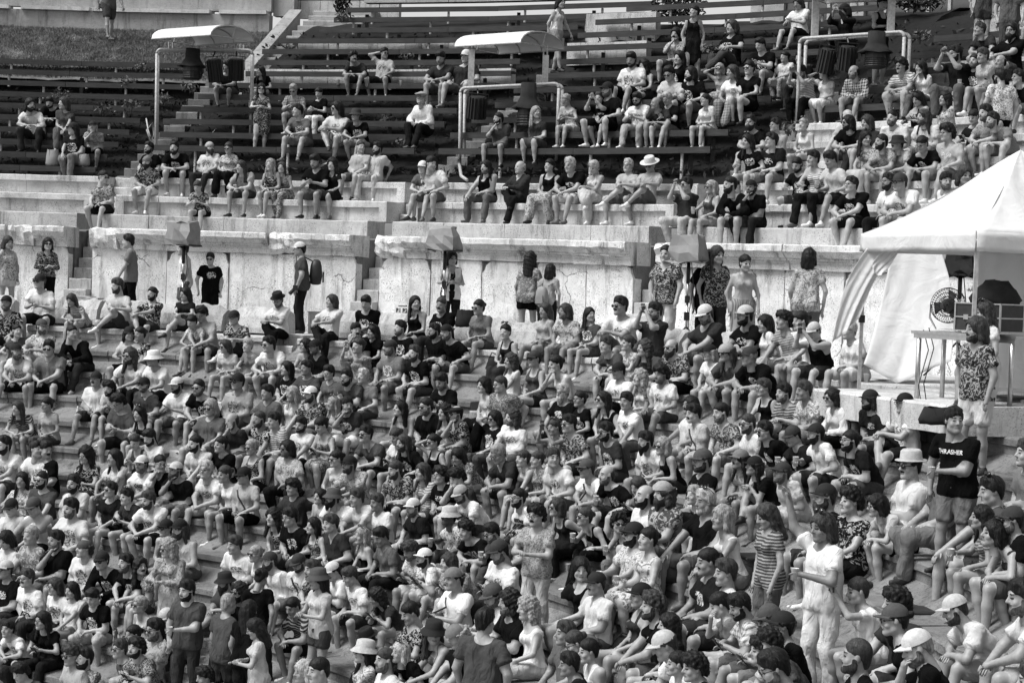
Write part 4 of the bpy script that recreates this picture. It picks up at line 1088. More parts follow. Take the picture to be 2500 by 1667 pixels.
175 1475 m c0 - - t3 s2 f d
15 1510 f m0 - - t9 s2 k l
1830 1520 m c0 - - t1 s2 k l
2195 925 f l0 - - t0 t1 v . 150
@N 620 1237
40 640 f n0 - - t0 t2 w d 150
55 1110 f l0 - g t7 k7 V d -80
175 95 f w0 - - k0f s3 s .
315 95 m s0 - g t0w t3 s l
528 170 f l0 - - k2f t2 s .
680 150 m s1 - - p2 t2 s l
965 260 f l2 o - n0 k0 s l
1140 270 m s0 - - p4 t1 s d
1740 85 m s0 u7 - t8f s2 c l
1890 215 m c0 - - t0w s3 f .
2130 235 m s0 - sb t3 t3 c d
1390 390 m c1 - b t8f s7 p d
1520 455 m s0 c9 b t9 s7 p l
1735 500 m m1 - - p6f s4 p l
1785 645 m s0 c5 - t9 t9 p l
2185 400 m s0 c2 b t9d t2 p d
145 480 m s1 c2 B t9 s6 k .
390 495 m s1 c2 bg t8d s4 k d
530 560 m s1 - b p2f s5 f l
705 575 m s0 c8 - t9 s2 p d
610 640 f l0 u3 - t7w s3 V l -60
860 620 m s1 - - t9d s2 s d
1100 805 f w0 - - t2 s7 p d
1390 945 f n0 - - p1f t1 p d
2125 790 m s0 c3 b t8 s6 p d
2270 850 m w0 - b t0 s1 p l
2035 1035 m s0 - - t3 s7 v . 160
1605 1120 f l1 u1 - k5 s7 f r
1815 1150 m c2 c5 - t0 s2 f d
980 1290 f l0 u7 s p8f s5 k l
1295 1300 f m3 o - t0 t1 k l
1165 1365 m z1 - b t8 s2 k l
575 1460 m z0 - - t8 s2 k l
440 1460 f m3 - - k8 s2 k l
1000 1175 f s0 f0 o k8 t1 f d
335 890 m z0 - - t2s s1 f d
@O 1240 1237
280 85 m c0 - mg p6f t7 V . -34
435 10 f m1 - s k1 k1 k l
690 95 f n1 - s k0 t0 c l
980 145 f c0 - s k0w t5 c r
1115 245 m s0 c1 bs p8f s3 c l
1245 290 f n0 - - d8f k9 c l
650 555 f m0 - - k0 s2 k r
785 685 m z0 c1 m p8 s4 s l
1180 790 f n0 c0 - k2 s3 k l
1295 890 m c1 - b t0w s3 f l
1430 1050 f l0 - - t1 s2 k l
1400 1240 m s1 c7 - t9d s6 f d
175 900 f w2 - - k9 t7 s l
1775 495 m n0 - m t1w s2 s l
1935 590 m s1 - - p8 s2 k l
1895 880 f n0 - - t5 s3 h d
2062 885 m s0 - b p8c s4 p d
510 1130 m s1 - - t4 s2 k l
595 1215 f n1 - g t3 s2 k d
720 1290 f n0 - - k9 s2 k l
550 1410 m s0 - - t1 s2 k l
1500 1400 f n0 - - t9 s2 k l
1650 1430 m c0 - - t1 s2 k l
2250 1280 m c0 - - t7 s6 f l
1900 100 f m2 - - k8 s5 f l
@P 1860 1237
95 80 f l1 - - t3s t4 v d -60
590 180 m m1 o - t9 t9 U l -48
2060 240 f m0 - - k2 s7 f l
1955 95 f l0 - - t4s s5 c l
2225 120 m s0 c2 bs p0 s3 k l
1720 915 m z1 c7 b p8 s6 f d
1385 1255 m z2 c8 b p0 s9 h d
840 1340 m z1 - b t0 s3 k l
845 750 f n1 - - p9 s6 T l
1180 1010 f n0 c3 g t0 s4 u l
175 1060 m s0 c1 g t0 s5 k l
60 985 m s1 c3 s t7 s5 p d
60 1220 m c0 - - t3 s2 k l
110 1440 m s0 - bg t8 s3 k d
2305 800 m s0 - b t8 s6 f l
1190 860 m c0 - - t2 s2 k l
2420 1560 m s1 - - t5 s5 k l
'''
# ================================================================= PEOPLE
f4 = np.float32
class SDF:
    """small implicit modeller: round cones and ellipsoids blended on a voxel grid, then surface nets"""
    def __init__(s, lo, hi, h):
        s.h = h; s.lo = np.asarray(lo, f4); n = np.ceil((np.asarray(hi)-s.lo)/h).astype(int)+1
        s.ax = [s.lo[i]+h*np.arange(n[i], dtype=f4) for i in range(3)]; s.F = np.full(n, .25, f4); s.prims = []
    def _sub(s, lo, hi):
        sl = []
        for i in range(3):
            a = max(0, int((lo[i]-s.lo[i])/s.h)-1); b = min(s.F.shape[i], int((hi[i]-s.lo[i])/s.h)+3)
            if b <= a: return None
            sl.append(slice(a, b))
        return tuple(sl)
    def _mix(s, sl, d, k, op):
        F = s.F[sl]
        if op == 'sub':
            d = -d
            if k > 0:
                hh = np.maximum(k-np.abs(F-d), 0)/k; s.F[sl] = np.maximum(F, d)+hh*hh*k*.25
            else: s.F[sl] = np.maximum(F, d)
            return
        if k > 0:
            hh = np.maximum(k-np.abs(F-d), 0)/k; s.F[sl] = np.minimum(F, d)-hh*hh*k*.25
        else: s.F[sl] = np.minimum(F, d)
    @staticmethod
    def dcone(X, Y, Z, p):
        a, b, r1, r2 = p[1:5]; ba = b-a; bb = float(ba@ba)+1e-9
        x, y, z = X-a[0], Y-a[1], Z-a[2]; t = np.clip((x*ba[0]+y*ba[1]+z*ba[2])/bb, 0, 1)
        d = np.sqrt((x-t*ba[0])**2+(y-t*ba[1])**2+(z-t*ba[2])**2)-(r1+t*(r2-r1))
        if p[6] is not None:
            q, n = p[6]; d = np.maximum(d, (X-q[0])*n[0]+(Y-q[1])*n[1]+(Z-q[2])*n[2])
        return d
    @staticmethod
    def dell(X, Y, Z, p):
        c, R = p[1], p[2]; x, y, z = (X-c[0])/R[0], (Y-c[1])/R[1], (Z-c[2])/R[2]
        k0 = np.sqrt(x*x+y*y+z*z); k1 = np.sqrt((x/R[0])**2+(y/R[1])**2+(z/R[2])**2)+1e-6
        return k0*(k0-1)/k1
    def cone(s, a, b, r1, r2, k=.03, lab=0, cut=None, op='add'):
        a, b = np.asarray(a, f4), np.asarray(b, f4); p = ('c', a, b, r1, r2, lab, cut); r = max(r1, r2)+max(k, s.h*2)
        sl = s._sub(np.minimum(a, b)-r, np.maximum(a, b)+r)
        if sl is None: return
        X, Y, Z = s.ax[0][sl[0]][:, None, None], s.ax[1][sl[1]][None, :, None], s.ax[2][sl[2]][None, None, :]
        s._mix(sl, s.dcone(X, Y, Z, p).astype(f4), k, op)
        if op == 'add': s.prims.append(p)
    def ell(s, c, R, k=.03, lab=0, op='add'):
        c, R = np.asarray(c, f4), np.asarray(R, f4); p = ('e', c, R, None, None, lab, None); r = R+max(k, s.h*2)
        sl = s._sub(c-r, c+r)
        if sl is None: return
        X, Y, Z = s.ax[0][sl[0]][:, None, None], s.ax[1][sl[1]][None, :, None], s.ax[2][sl[2]][None, None, :]
        s._mix(sl, s.dell(X, Y, Z, p).astype(f4), k, op)
        if op == 'add': s.prims.append(p)
    def labels(s, P):
        best = np.full(len(P), 9, f4); lab = np.zeros(len(P), np.int32)
        for p in s.prims:
            d = (s.dcone if p[0] == 'c' else s.dell)(P[:, 0], P[:, 1], P[:, 2], p); m = d < best; best[m] = d[m]; lab[m] = p[5]
        return lab
    def mesh(s):
        F = s.F; ins = F < 0; nx, ny, nz = F.shape
        c = [ins[i:nx-1+i, j:ny-1+j, k:nz-1+k] for i in (0, 1) for j in (0, 1) for k in (0, 1)]
        cnt = sum(q.astype(np.int8) for q in c); act = np.argwhere((cnt > 0) & (cnt < 8)); N = len(act)
        idx = np.full((nx-1, ny-1, nz-1), -1, np.int32); idx[act[:, 0], act[:, 1], act[:, 2]] = np.arange(N)
        off = np.array([(i, j, k) for i in (0, 1) for j in (0, 1) for k in (0, 1)])
        val = np.stack([F[act[:, 0]+o[0], act[:, 1]+o[1], act[:, 2]+o[2]] for o in off], 1)
        acc = np.zeros((N, 3), f4); num = np.zeros(N, f4)
        for a in range(8):
            for ax in range(3):
                if off[a][ax]: continue
                o2 = off[a].copy(); o2[ax] = 1; b = o2[0]*4+o2[1]*2+o2[2]
                va, vb = val[:, a], val[:, b]; m = (va < 0) != (vb < 0); t = np.where(m, va/(va-vb+1e-12), 0)
                p = np.tile(off[a].astype(f4), (N, 1)); p[:, ax] += t; acc[m] += p[m]; num[m] += 1
        V = (act+acc/num[:, None])*s.h+s.lo; Q = []
        for ax in range(3):
            sh = [slice(None)]*3; sh2 = [slice(None)]*3; sh[ax] = slice(0, -1); sh2[ax] = slice(1, None)
            A, B = ins[tuple(sh)], ins[tuple(sh2)]; e = np.argwhere(A != B); u, v = (ax+1) % 3, (ax+2) % 3
            e = e[(e[:, u] > 0) & (e[:, v] > 0) & (e[:, u] < F.shape[u]-1) & (e[:, v] < F.shape[v]-1)]
            if not len(e): continue
            def cell(du, dv):
                q = e.copy(); q[:, u] -= du; q[:, v] -= dv; return idx[q[:, 0], q[:, 1], q[:, 2]]
            q = np.stack([cell(1, 1), cell(0, 1), cell(0, 0), cell(1, 0)], 1); fl = ~A[e[:, 0], e[:, 1], e[:, 2]]; q[fl] = q[fl][:, ::-1]; Q.append(q)
        return V.astype(np.float64), np.concatenate(Q)
def np_mesh(name, V, Q, mi=None, tl=None):
    me = bpy.data.meshes.new(name); n = len(Q); k = Q.shape[1]
    me.vertices.add(len(V)); me.vertices.foreach_set('co', np.asarray(V, f4).ravel()); me.loops.add(n*k); me.loops.foreach_set('vertex_index', np.asarray(Q, np.int32).ravel())
    me.polygons.add(n); me.polygons.foreach_set('loop_start', np.arange(0, n*k, k, dtype=np.int32))
    me.polygons.foreach_set('use_smooth', np.ones(n, bool))
    if mi is not None: me.polygons.foreach_set('material_index', np.asarray(mi, np.int32))
    if tl is not None:
        at_ = me.attributes.new('tl', 'FLOAT_VECTOR', 'POINT'); at_.data.foreach_set('vector', np.asarray(tl, f4).ravel())
    me.update(calc_edges=True); return me
def smooth_borders(V, Q, lab, it=5):
    """straighten the stair-stepped border between two garments by relaxing it along itself"""
    n = len(Q); E = np.stack([Q, np.roll(Q, -1, 1)], 2).reshape(-1, 2); E.sort(1); fid = np.repeat(np.arange(n), 4)
    key = E[:, 0].astype(np.int64)*len(V)+E[:, 1]; o = np.argsort(key, kind='stable'); k = key[o]; same = np.where(k[1:] == k[:-1])[0]
    a, b = fid[o[same]], fid[o[same+1]]; m = lab[a] != lab[b]; B = E[o[same[m]]]
    cnt = np.zeros(len(V)); np.add.at(cnt, B[:, 0], 1); np.add.at(cnt, B[:, 1], 1); mv = cnt == 2; V = V.copy()
    for _ in range(it):
        S = np.zeros_like(V); np.add.at(S, B[:, 0], V[B[:, 1]]); np.add.at(S, B[:, 1], V[B[:, 0]]); V[mv] = V[mv]*.45+S[mv]/2*.55
    return V
def lump(V, amp, fr, seed=0):
    g = np.random.default_rng(seed); o = np.zeros(len(V))
    for i in range(5):
        d = g.normal(size=3); d /= np.linalg.norm(d); o += np.sin(V@d*fr*(1+.45*i)+g.uniform(0, 6))/(1+.3*i)
    return o*amp/2
# ---- head templates. slots: 0 skin 1 top 2 bottom 3 shoes 4 eyes and brows 5 lips 6 beard
def head_template(sex, beard, h):
    s = SDF((-.105, -.135, -.205), (.105, .15, .15), h); m = sex == 'm'
    s.ell((0, -.014, .035), (.076 if m else .073, .098, .090), .01); s.ell((0, .028, -.028), (.064 if m else .060, .066, .086), .03)
    s.cone((-.043, .012, -.066), (-.012, .068, -.094), .030 if m else .024, .022, .03); s.cone((.043, .012, -.066), (.012, .068, -.094), .030 if m else .024, .022, .03)
    s.cone((-.034, .077, .033), (.034, .077, .033), .015 if m else .011, .015 if m else .011, .015)
    for x in (-1, 1):
        s.ell((x*.032, .104, .010), (.019, .020, .015), .012, op='sub'); s.ell((x*.031, .076, .010), (.015, .015, .013), 0)
        s.ell((x*.046, .062, -.028), (.020, .022, .022), .02); s.ell((x*.078, -.006, .002), (.010, .019, .031), .006)
    s.cone((0, .086, .022), (0, .112, -.020), .0085, .0125, .010); s.cone((-.013, .099, -.024), (.013, .099, -.024), .008, .008, .006)
    s.cone((-.019, .083, -.058), (.019, .083, -.058), .0085, .0085, .006, 5); s.ell((0, .078, -.093), (.020, .018, .016), .015)
    nr = .055 if m else .046
    s.cone((0, -.022, -.06), (0, -.040, -.20), nr, nr+.004, .025)
    if beard == 2: s.cone((0, .066, -.085), (0, .074, -.165), .046, .022, .02, 6)
    V, Q = s.mesh(); C = V[Q].mean(1); lab = s.labels(C); lab[lab == 6] = 6 if beard == 2 else 0
    x, y, z = np.abs(C[:, 0]), C[:, 1], C[:, 2]
    lab[(x > .013) & (x < .053) & (np.abs(z-.037-(.03-x)*.12) < (.0065 if m else .0048)) & (y > .062)] = 4
    lab[(np.abs(x-.031) < .0165) & (np.abs(z-.0085) < (.0068 if m else .0078)) & (y > .066)] = 4
    lab[(lab == 5) & (z < -.070)] = 0
    if beard:
        b = ((z < -.036-.028*np.clip((y-.03)/.06, 0, 1)) & (y > -.012) & (z > -.135) & (lab == 0) & (y > -.012+(-.07-z)*.45))
        b |= (x < .034) & (z < -.036) & (z > -.053) & (y > .07)
        b |= (x > .055) & (z < .0) & (z > -.08) & (y > -.005) & (y < .032)
        lab[b & (lab != 5)] = 6
        vb = np.zeros(len(V), bool); vb[Q[lab == 6].ravel()] = True; cen = np.array([0, .0, -.03]); d = V-cen; d /= np.linalg.norm(d, axis=1)[:, None]
        V[vb] += d[vb]*(.005 if beard == 1 else .008)
    return V, Q, lab
_HT = {}
def head_of(sex, beard, mous, h):
    k = (sex, beard, mous, round(h, 4))
    if k not in _HT:
        V, Q, lab = head_template('m' if sex == 'm' else 'f', beard, h)
        if mous:
            C = V[Q].mean(1); lab = lab.copy(); lab[(np.abs(C[:, 0]) < .034) & (C[:, 2] < -.033) & (C[:, 2] > -.054) & (C[:, 1] > .068)] = 6
        _HT[k] = (smooth_borders(V, Q, lab, 3), Q, lab)
    return _HT[k]
# ---- hair and headwear, shared meshes in head coordinates
def hair_mesh(style, hat, h):
    s = SDF((-.20, -.25, -.42), (.20, .16, .20), h)
    infl = {'s': .017, 'z': .007, 'b': .009, 'c': .026, 'm': .020, 'l': .018, 'w': .026, 'n': .012}[style]
    if style in 'szn':
        lo_ = .007 if style != 'z' else .004
        s.ell((0, -.014, .035), (.076+lo_, .098+lo_, .090+lo_), 0); s.ell((0, -.012, .052), (.074+infl*.7, .096+infl*.75, .082+infl), .015); s.ell((0, -.060, -.018), (.062, .052, .07), .02)
    else:
        s.ell((0, -.014, .035), (.076+infl, .098+infl, .090+infl), 0); s.ell((0, -.055, -.02), (.064+infl, .058+infl, .072+infl), .02)
    if style == 's': s.cone((-.035, .055, .108), (.04, .045, .115), .026, .024, .02)
    if style == 'c': s.ell((0, .02, .10), (.085, .085, .06), .03)
    if style in 'mlw':
        e = {'m': -.12, 'l': -.27, 'w': -.26}[style]; R = {'m': .030, 'l': .026, 'w': .038}[style]
        for x in (-1, 1):
            s.cone((x*.072, -.012, .05), (x*.086, -.010, -.09), R, R, .02)
            if style != 'm': s.cone((x*.086, -.012, -.09), (x*.105, .035 if x > 0 else -.05, e), R, R*.75, .02)
        s.cone((0, -.085, .0), (0, -.085, e), .055, .052, .03); s.cone((-.05, -.075, -.02), (-.06, -.085, e), .042, .036, .03); s.cone((.05, -.075, -.02), (.06, -.085, e), .042, .036, .03)
    if style == 'n': s.ell((0, -.128, .045), (.040, .036, .038), .01)
    # face and neck openings
    s.ell((0, .118, -.030), (.070 if style in 'mlw' else .082, .078, .108), .010, op='sub')
    if style in 'szbcn':
        s.cone((-.12, .075, -.03), (.12, .075, -.03), .068, .068, .01, op='sub')
        s.cone((-.14, .005, -.055), (.14, .005, -.055), .058, .058, .012, op='sub')
        X, Y, Z = s.ax[0][:, None, None], s.ax[1][None, :, None], s.ax[2][None, None, :]
        s.F = np.maximum(s.F, (-.075-Z+0*X+0*Y).astype(f4))
    else: s.cone((0, .03, -.10), (0, .0, -.36), .062, .075, .01, op='sub')
    X, Y, Z = s.ax[0][:, None, None], s.ax[1][None, :, None], s.ax[2][None, None, :]
    if style == 'b': s.F = np.maximum(s.F, (Z-.03+Y*.5+0*X).astype(f4))
    if hat: s.F = np.maximum(s.F, (Z-.045+Y*.15+0*X).astype(f4))
    V, Q = s.mesh()
    amp = {'s': .006, 'z': .001, 'b': .002, 'c': .014, 'm': .005, 'l': .004, 'w': .012, 'n': .003}[style]; fr = {'c': 95, 'w': 70}.get(style, 60)
    d = V-np.array([0, -.02, .02]); d /= np.linalg.norm(d, axis=1)[:, None]; V = V+d*lump(V, amp, fr, ord(style))[:, None]
    if style not in 'b':
        g = np.random.default_rng(ord(style)+7); fn_ = np.cross(V[Q[:, 2]]-V[Q[:, 0]], V[Q[:, 3]]-V[Q[:, 1]]); fn_ /= np.linalg.norm(fn_, axis=1)[:, None]+1e-9
        n_ = {'z': 90, 's': 420, 'n': 260, 'c': 420}.get(style, 600); n_ = n_//3 if h > .016 else n_; pick = g.choice(len(Q), min(n_, len(Q)), False); C_ = V[Q[pick]].mean(1); N_ = fn_[pick]
        if hat: keep = C_[:, 2] < .035; C_, N_ = C_[keep], N_[keep]
        dn = np.array([0, -.25, -1.0]) if style != 'c' else np.zeros(3); dr = dn-N_*(N_@dn)[:, None]+N_*(.16 if style != 'c' else .8)+g.normal(0, .26, N_.shape); dr /= np.linalg.norm(dr, axis=1)[:, None]
        L_ = g.uniform(.018, .042, len(C_))[:, None]*(.35 if style == 'z' else .8 if style in 'sn' else .5 if style == 'c' else 1.2); sd = np.cross(dr, N_); sd /= np.linalg.norm(sd, axis=1)[:, None]+1e-9; wv_ = .0022
        T_ = np.stack([C_-sd*wv_-N_*.004, C_+sd*wv_-N_*.004, C_+dr*L_+sd*wv_*.3, C_+dr*L_-sd*wv_*.3], 1).reshape(-1, 3); b_ = len(V)
        V = np.concatenate([V, T_]); Q = np.concatenate([Q, b_+np.arange(len(T_)).reshape(-1, 4)])
    if style in 'mls': V[:, :2] *= (1+.018*np.sin(np.arctan2(V[:, 1], V[:, 0])*17+V[:, 2]*9))[:, None]
    return np_mesh('hair', V, Q)
_HM = {}
def hair_of(style, hat, h):
    k = (style, hat, h)
    if k not in _HM: _HM[k] = hair_mesh(style, hat, h)
    return _HM[k]
def hat_mesh(kind):
    m = MB(); c = (0, -.012, .04)
    def dome(rx, ry, rz, n=18, z0=0.0, rings=6, flat=0.0):
        pr = [(math.cos(t)*1.0, z0+rz*math.sin(t)) for t in np.linspace(0, math.pi/2-.08, rings)]+[(0.004, z0+rz)]
        m.lathe(pr, c, n, rx, ry)
    if kind == 'c':
        dome(.090, .111, .098); P = []
        for i, y in enumerate(np.linspace(0, 1, 4)):
            for j, t in enumerate(np.linspace(-1, 1, 9)):
                an = t*1.05; rr = 1+y*.62*max(.15, math.cos(an*1.25)); P.append((.088*math.sin(an)*(1+.12*y), .108*math.cos(an)*rr-.012, .045+.012*y-.022*y*t*t-.010*y*y))
        n = len(P); F = [(i*9+j, i*9+j+1, (i+1)*9+j+1, (i+1)*9+j) for i in range(3) for j in range(8)]
        m.add(P, F); m.add([(x, y, z-.006) for x, y, z in P], [q[::-1] for q in F])
    elif kind == 'u': m.lathe([(.150, -.020), (.148, -.014), (.104, .028), (.098, .045), (.090, .105), (.06, .118), (.003, .120)], (0, -.012, .025), 22, 1, 1.12)
    elif kind in 'fh':
        w_ = .138 if kind == 'f' else .175
        m.lathe([(w_, .012), (w_-.004, .02), (.115, .004), (.100, .012), (.097, .03), (.090, .10), (.072, .118), (.04, .105), (.003, .10)], (0, -.012, .045), 24, 1, 1.12)
    elif kind == 'e': dome(.088, .110, .096, z0=-.012); m.lathe([(1.04, -.03), (1.07, -.01), (1.04, .012)], c, 18, .088, .108)
    elif kind == 'p':
        dome(.094, .118, .062, z0=.012); m.lathe([(1.0, -.004), (1.12, .01), (1.05, .03)], (0, .01, .045), 18, .092, .116); m.box((0, .128, .052), (.11, .05, .012))
    o = m.build('hat', ['black'], smooth=True); me = o.data; bpy.data.objects.remove(o); return me
def glasses_mesh(dark):
    m = MB()
    for x in (-1, 1):
        if dark: m.lathe([(.003, .008), (.9, .004), (1, -.002), (.9, -.006)], (x*.034, .1035, .007), 12, .031, .024, R=[[1, 0, 0], [0, 0, 1], [0, -1, 0]])
        else:
            pts = [(x*.033+.025*math.cos(t), .104, .008+.020*math.sin(t)) for t in np.linspace(0, 2*math.pi, 13)]; m.tube(pts, .0028, 4, caps=False)
        m.tube([(x*.058, .100, .014), (x*.079, .06, .016), (x*.084, -.005, .012)], .0032, 4)
    m.tube([(-.010, .109, .012), (.010, .109, .012)], .0032, 4)
    o = m.build('glasses', ['black'], smooth=True); me = o.data; bpy.data.objects.remove(o); return me
HATM = {k: hat_mesh(k) for k in 'cufhep'}
for k in HATM: HATM[k].materials.clear()
GLM = {True: glasses_mesh(True), False: glasses_mesh(False)}
for k in GLM: GLM[k].materials.clear()
HATC = [plain('hat_%d' % i, TONE[i], .85, .25, 25, .25) for i in range(10)]
# ---- skeleton
def nrm(v): return v/(np.linalg.norm(v)+1e-9)
def ik(a, c, l1, l2, pole):
    d = c-a; D = np.linalg.norm(d); D2 = min(D, (l1+l2)*.995); u = d/(D+1e-9); c = a+u*D2
    x = (l1*l1-l2*l2+D2*D2)/(2*D2); hh = math.sqrt(max(l1*l1-x*x, 1e-6)); p = pole-u*(pole@u); p = nrm(p)
    return a+u*x+p*hh, c
def frame(sex, L, stand, fat):
    L = math.radians(L); z0 = .93 if stand else .105
    p0 = np.array([0, 0, z0]); s1 = np.array([0, math.sin(L*.75), math.cos(L*.75)]); s2 = np.array([0, math.sin(L*1.2), math.cos(L*1.2)])
    c = p0+.24*s1; n = c+.265*s2; h = n+np.array([0, .035+.10*math.sin(L*.75), .160-.04*abs(math.sin(L))])
    return p0, s1, s2, c, n, h
def head_off(sex, L, stand=False):
    h = frame(sex, L, stand, 0)[5]; return h[1], h[2]
def rotx(a): c, s = math.cos(a), math.sin(a); return np.array([[1, 0, 0], [0, c, -s], [0, s, c]])
def rotz(a): c, s = math.cos(a), math.sin(a); return np.array([[c, -s, 0], [s, c, 0], [0, 0, 1]])
def finger_tubes(wr, d, nrm_, side, curl, sc=1.0):
    """four unequal bent fingers and a thumb, tapered, rooted in the palm"""
    V = []; F = []; x = nrm(np.cross(d, nrm_))*side
    def tube(pts, rs):
        b = len(V); n = 4
        for i, p in enumerate(pts):
            t = nrm(pts[min(i+1, len(pts)-1)]-pts[max(i-1, 0)]); a1 = nrm(np.cross(t, nrm_)+1e-4); a2 = np.cross(t, a1)
            for k in range(n): an = math.pi/2*k+.78; V.append(p+rs[i]*(math.cos(an)*a1+math.sin(an)*a2))
        for i in range(len(pts)-1):
            for k in range(n): F.append((b+i*n+k, b+i*n+(k+1) % n, b+(i+1)*n+(k+1) % n, b+(i+1)*n+k))
        e = b+(len(pts)-1)*n; F.append((e, e+1, e+2, e+3))
    for j, (o, l) in enumerate(((-.030, .070), (-.010, .080), (.011, .075), (.030, .058))):
        p = wr+d*.078*sc+x*o*sc; pts = [p]; dd = d
        for q in range(3):
            dd = nrm(dd-nrm_*math.tan(curl*(.5+.35*q))*.8); pts.append(pts[-1]+dd*l*sc*(.44, .32, .24)[q])
        tube(pts, [.0095, .009, .0082, .006])
    t0 = wr+d*.03*sc-x*.030*sc; td = nrm(d*.75-x*.75-nrm_*.25); t1 = t0+td*.035*sc; t2 = t1+nrm(td+d*.5-nrm_*.3)*.030*sc; tube([t0, t1, t2], [.0125, .011, .008])
    return np.array(V), np.array(F)
def person_mesh(P):
    """one continuous figure: P holds sex, lean, pose, garments, head turn; returns arrays plus head frame and hands"""
    rg = random.Random(P['seed']); sex = P['sex']; m = sex != 'f'; stand = P['stand']; L = P['lean']; pose = P['pose']; fat = P['fat']; h = P['vox']
    p0, s1, s2, c, n, hd = frame(sex, L, stand, fat); lat = max(-.10, min(.10, rg.gauss(0, .045)))*(.4 if stand else 1); p0 = p0-np.array([lat, 0, 0]); c = c-np.array([lat*.6, 0, 0]); n = n-np.array([lat*.15, 0, 0]); tw = rg.gauss(0, .17); fw1 = np.array([0, s1[2], -s1[1]]); fw2 = np.array([0, s2[2], -s2[1]])
    sw = (.174 if m else .150)+.03*fat; X = np.array([1.0, 0, 0]); hw = .088 if m else .092
    XS = np.array([math.cos(tw), math.sin(tw), lat*1.6]); XS /= np.linalg.norm(XS); shl = {q: n-.068*s2+XS*q*sw-fw2*.012 for q in (-1, 1)}
    hip = {q: p0+X*q*hw+np.array([0, .0, -.01]) for q in (-1, 1)}; th, sh_ = .43, .41
    drop = P['drop']; ank = {}; knee = {}
    spread = rg.uniform(.07, .15) if not m else rg.uniform(.11, .21)
    for q in (-1, 1):
        if stand:
            st = .16*q*P['step']; ank[q] = np.array([q*(.10+.04*rg.random()), st+.02, .075]); knee[q], ank[q] = ik(hip[q], ank[q], th, sh_+.01, np.array([q*.15, 1, .1]))
        else:
            f_ = rg.uniform(.24, .56)
            ank[q] = np.array([p0[0]+q*spread*rg.uniform(.6, 1.35), f_, -drop+.075])
            if P['cross'] == q: ank[q] = np.array([-q*.13, .55, -.03+rg.uniform(-.05, .05)])
            pole = np.array([q*(.20 if m else .05)+(.25*q if P['cross'] == q else 0), .55, .85]); knee[q], ank[q] = ik(hip[q], ank[q], th, sh_, pole)
            if knee[q][2] < .10: knee[q][2] = .10
    # wrists
    wr = {}; pol_ = {q: np.array([q*.9, -.5, -.45]) for q in (-1, 1)}; mid = (knee[-1]+knee[1])/2; lean_y = math.sin(math.radians(L))
    def onk(q): return knee[q]*.72+hip[q]*.28+np.array([-q*.01, .0, .105])
    if stand:
        for q in (-1, 1): wr[q] = shl[q]+np.array([q*.075, .07+.16*P['step']*-q, -.50])
        if pose == 'V': wr[1] = shl[1]+np.array([-.10, .26, -.22]); wr[-1] = shl[-1]+np.array([.12, .27, -.24])
        if pose == 'v' and rg.random() < .12: q = rg.choice((-1, 1)); wr[q] = shl[q]+np.array([-q*.07, .25, -.27])
        if pose == 'Q': wr[-1] = shl[-1]+np.array([.20, .27, -.27])
        if pose == 'U': wr[1] = shl[1]+np.array([.23, .15, .43]); pol_[1] = np.array([.8, .4, -.5]); wr[-1] = shl[-1]+np.array([.10, .27, -.20])
    elif pose == 'f':
        t = mid+np.array([0, .02, .10]); wr = {1: t+X*.045, -1: t-X*.045}; pol_ = {q: np.array([q*1.0, -.1, -.35]) for q in (-1, 1)}
    elif pose == 'p':
        t = p0+np.array([0, .27+.30*lean_y, .26]); wr = {1: t+X*.05, -1: t-X*.055+np.array([0, .01, -.03])}
    elif pose == 'a': wr = {1: c+fw2*.20-X*.08+s2*.02, -1: c+fw2*.17+X*.10-s2*.03}
    elif pose == 'h':
        wr[1] = hd+np.array([.02, .095, -.17]); wr[-1] = c+fw2*.21+X*.05-s2*.08; pol_[1] = np.array([.5, .35, -.9])
    elif pose == 'c': wr[1] = p0+np.array([.12, .33+.25*lean_y, .22]); wr[-1] = onk(-1)
    elif pose == 'T': wr = {q: hd+np.array([q*.065, .26, -.03]) for q in (-1, 1)}; pol_ = {q: np.array([q*.6, .1, -1]) for q in (-1, 1)}
    elif pose == 'u': wr[1] = hd+np.array([.12, .03, .03]); pol_[1] = np.array([1, .3, .1]); wr[-1] = onk(-1)
    else:
        t = p0+np.array([0, .20+.22*lean_y, .12]); wr = {1: t+X*.05, -1: t-X*.04+np.array([0, .03, -.005])}
        for q in (-1, 1):
            ch = rg.random()
            if pose == 's' and ch < .55 or ch < .22: wr[q] = onk(q)
            elif ch < .34: wr[q] = knee[q]+np.array([-q*.03, .06, .02])          # forearm on the thigh, hand hanging
            elif ch < .42: wr[q] = p0+np.array([q*.24, -.16, .03]); pol_[q] = np.array([q*.7, -1, .2])   # propped behind on the seat
            elif ch < .50 and pose == 'k': wr[q] = c+fw2*.19-X*q*.06-s2*.06
        if P['cross']: wr = {q: knee[P['cross']]+np.array([q*.05, -.03, .10]) for q in (-1, 1)}
    elb = {}
    for q in (-1, 1): elb[q], wr[q] = ik(shl[q], wr[q], .285, .25, pol_[q])
    pts = np.array(list(shl.values())+list(elb.values())+list(wr.values())+list(knee.values())+list(ank.values())+[p0, n, hd-[0, 0, .1]])
    s = SDF(pts.min(0)-.24, pts.max(0)+.20, h); top = P['top']; bot = P['bottom']; tk = top[0]
    TL = 1; cl = .010 if tk in 'tpl' else .002
    # torso
    g = 1+.20*fat
